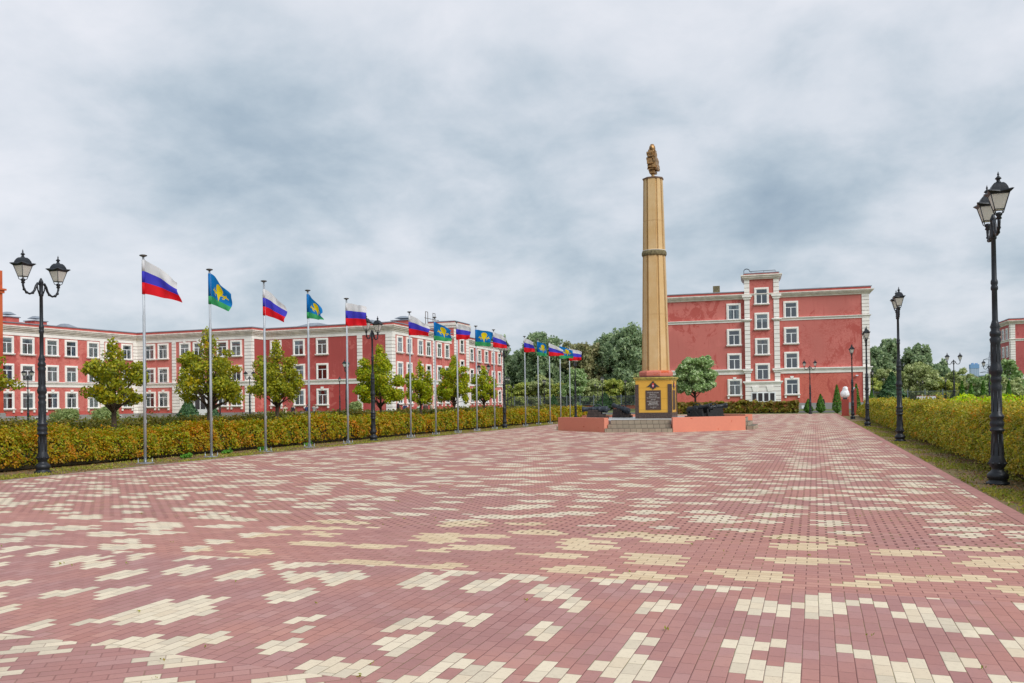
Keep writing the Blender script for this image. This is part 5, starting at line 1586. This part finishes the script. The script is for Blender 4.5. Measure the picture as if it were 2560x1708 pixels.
# ---- weeds at the foot of the left hedge
for i, (x, y) in enumerate([(-18.6, 23.6), (-18.5, 25.4), (-18.7, 28.6), (-18.4, 21.4)]):
    P, D = lobes_points([(0, 0, .06, .12, .18, .07), (.06, .14, .1, .07, .09, .1)], 150, rs, .2)
    o = leaf_mesh('weed', P, D, .05, L['weed'], None, (x, y, 0), rs=rs, aspect=2)
    tag(o, ['bright green weed between the second and third poles', 'bright green weed just right of the third pole', 'green weed before the hedge between the fourth and fifth poles', 'green weed by the base of the second pole'][i], 'weed', 'weeds at the foot of the left hedge')


# ================================================================== PEOPLE
def skin_mesh(name, joints, edges, mat, parent, sub=1):
    me = bpy.data.meshes.new(name); me.from_pydata([j[:3] for j in joints], edges, [])
    o = bpy.data.objects.new(name, me); COL.objects.link(o)
    sk = o.modifiers.new('s', 'SKIN'); ss = o.modifiers.new('u', 'SUBSURF'); ss.levels = sub; ss.render_levels = sub
    for i, j in enumerate(joints):
        v = me.skin_vertices[0].data[i]; v.radius = (j[3], j[4] if len(j) > 4 else j[3]); v.use_root = (i == 0)
    dg = bpy.context.evaluated_depsgraph_get(); m2 = bpy.data.meshes.new_from_object(o.evaluated_get(dg))
    bpy.data.objects.remove(o); m2.name = name; m2.materials.clear(); m2.materials.append(mat)
    for p in m2.polygons: p.use_smooth = True
    o = bpy.data.objects.new(name, m2); COL.objects.link(o); o.parent = parent
    return o


SKIN = simple('skin', lin(196, 150, 128), .6, bmp=0)


def person(x, y, rz, label, coat, trousers, hair, h=1.68, long_coat=False, arm='down', hood=False, stride=.1, bag=None):
    r = empty('person', (x, y, 0), label, 'person', 'people walking in the grounds', rad(rz)); k = h / 1.7
    r.scale = (k, k, k); s = stride
    # faces -y
    J = [(0, 0, .92, .13, .10), (0, 0, 1.12, .12, .09), (0, 0, 1.35, .15, .09), (0, 0, 1.46, .055), (0, -.01, 1.55, .075, .085), (0, -.01, 1.64, .07, .08)]
    E = [(0, 1), (1, 2), (2, 3), (3, 4), (4, 5)]

    def chain(st_, pts):
        p = st_
        for q in pts: J.append(q); E.append((p, len(J) - 1)); p = len(J) - 1
    ax = {'down': [(.24, -.02, 1.13, .04), (.26, -.08, .9, .032), (.26, -.1, .8, .03)], 'up': [(.24, -.10, 1.18, .04), (.14, -.28, 1.35, .032), (.08, -.24, 1.5, .028)]}
    L_ = ax['down']; R_ = ax[arm]
    sh = lambda sx: (sx * .17, 0, 1.38, .055)
    chain(2, [sh(1)] + [(q[0], q[1], q[2], q[3]) for q in R_]); chain(2, [sh(-1)] + [(-q[0], q[1] + .06, q[2], q[3]) for q in L_])
    legR = [(.09, -.01, .85, .085), (.10, -s * .6, .47, .055), (.10, -s * .6 + .02, .09, .038), (.10, -s - .12, .04, .035)]
    legL = [(-.09, .01, .85, .085), (-.10, s * .2, .47, .055), (-.10, s + .02, .10, .038), (-.10, s - .12, .04, .035)]
    chain(0, legR); chain(0, legL)
    skin_mesh('body', J, E, SKIN, r)
    top = [(0, 0, .95, .165, .125), (0, 0, 1.13, .15, .115), (0, 0, 1.33, .175, .115), (0, 0, 1.43, .09)]
    te = [(0, 1), (1, 2), (2, 3)]
    for sx, A in ((1, R_), (-1, L_)):
        b0 = len(top); top += [(sx * .18, 0, 1.38, .075), (sx * A[0][0], A[0][1] + (0 if sx > 0 else .06), A[0][2], .06), (sx * A[1][0], A[1][1] + (0 if sx > 0 else .06), A[1][2], .048)]
        te += [(2, b0), (b0, b0 + 1), (b0 + 1, b0 + 2)]
    if long_coat: top += [(0, 0, .6, .2, .16)]; te += [(0, len(top) - 1)]
    else: top += [(0, 0, .82, .165, .13)]; te += [(0, len(top) - 1)]
    skin_mesh('coat', top, te, coat, r)
    tj = [(0, 0, .9, .14, .11)]; tee = []
    for lg in (legR, legL):
        b0 = len(tj); tj += [(lg[0][0], lg[0][1], lg[0][2], .1), (lg[1][0], lg[1][1], lg[1][2], .07), (lg[2][0], lg[2][1], lg[2][2] + .02, .052)]
        tee += [(0, b0), (b0, b0 + 1), (b0 + 1, b0 + 2)]
    skin_mesh('trousers', tj, tee, trousers, r)
    hz = MB(); hz.smooth = True
    if hood: hz.lathe([(.10, 1.40), (.125, 1.48), (.13, 1.6), (.115, 1.69), (.06, 1.745), (0, 1.755)], 12, (0, .02))
    else: hz.lathe([(.085, 1.56), (.095, 1.62), (.09, 1.69), (.055, 1.73), (0, 1.74)], 12, (0, .012))
    hz.build('hood' if hood else 'hair', coat if hood else hair, r)
    f = MB(); f.lathe([(0, 1.575), (.012, 1.58), (.014, 1.6), (.004, 1.625), (0, 1.63)], 6, (0, -.10)); f.build('nose', SKIN, r)
    e = MB()
    for sx in (-1, 1): e.lathe([(0, 1.618), (.01, 1.625), (0, 1.632)], 6, (sx * .03, -.092))
    e.build('eyes', M['wood_black'], r)
    sh_ = MB()
    for lg in (legR, legL): sh_.box(lg[3][0] - .05, lg[3][0] + .05, lg[3][1] - .07, lg[2][1] + .06, 0, .1)
    sh_.build('shoes', M['wood_black'], r)
    if bag:
        g = MB()
        if bag == 'back': g.loft([[(-.15, .12, .95), (.15, .12, .95), (.15, .26, .95), (-.15, .26, .95)], [(-.16, .12, 1.15), (.16, .12, 1.15), (.16, .3, 1.15), (-.16, .3, 1.15)], [(-.13, .12, 1.4), (.13, .12, 1.4), (.13, .22, 1.4), (-.13, .22, 1.4)]])
        else:
            g.loft([[(.24, -.1, .8), (.36, -.1, .8), (.36, .14, .8), (.24, .14, .8)], [(.25, -.12, .95), (.35, -.12, .95), (.35, .16, .95), (.25, .16, .95)], [(.27, -.08, 1.03), (.33, -.08, 1.03), (.33, .12, 1.03), (.27, .12, 1.03)]])
            g.tube([(.3, -.06, 1.02), (.22, 0, 1.3), (.18, .02, 1.43)], .012, 5)
        g.build('bag', M['wood_black'] if bag != 'back' else coat, r)


def fab(n, *c): return simple(n, lin(*c), .85, var=.12, scale=8, bmp=.2)


K = fab('black_cloth', 34, 34, 42); NV = fab('navy_cloth', 44, 56, 96); BG = fab('beige_cloth', 196, 182, 160); GY = fab('grey_cloth', 150, 148, 140); BR = fab('brown_cloth', 84, 66, 66)
MT = fab('mint_cloth', 178, 200, 180); DK = fab('dark_denim', 50, 54, 68); HB = simple('dark_hair', lin(60, 44, 36), .7, bmp=0); HG = simple('light_hair', lin(130, 96, 66), .7, bmp=0); PL = fab('pale_trousers', 170, 158, 130)
person(-42.1, 81.8, 150, 'person in a black hooded jacket seen from behind, left of the group', K, DK, HB, 1.62, hood=True)
person(-41.4, 82.1, 170, 'person with a navy backpack and jacket beside the sixth flagpole', NV, DK, HG, 1.66, bag='back')
person(-40.2, 82.9, 60, 'person in a pale green top half hidden by a tree trunk', MT, DK, HG, 1.5)
person(-39.7, 83.3, 100, 'person in grey beside the one in the dark brown coat', DK, DK, HB, 1.62)
person(-39.25, 82.6, 20, 'person in a long dark brown coat holding something white', BR, DK, HB, 1.68, True)
person(-38.75, 83.0, -30, 'person in a knee length beige coat with a black shoulder bag', BG, DK, HG, 1.66, True, bag='side')
person(-56.7, 82.4, 60, 'person in a beige jacket, first of those before the middle of the long building', BG, PL, HB, 1.62, arm='up')
person(-56.0, 82.8, 70, 'person in a black jacket walking beside the one in beige', K, DK, HG, 1.62, stride=.2)
person(-54.5, 83.5, 150, 'person in dark blue with arm raised, just behind the fourth flagpole', NV, DK, HB, 1.66, arm='up', bag='back')
person(-54.1, 84.2, 200, 'person in grey right behind the fourth flagpole', GY, DK, HG, 1.66, arm='up')
person(.75, 101.5, 170, 'dark clothed person walking before the four storey block, by the thujas', K, DK, HB, 1.75, stride=.2)
person(-7.1, 112.0, 0, 'person in black near the door of the four storey block', K, DK, HB, 1.7)
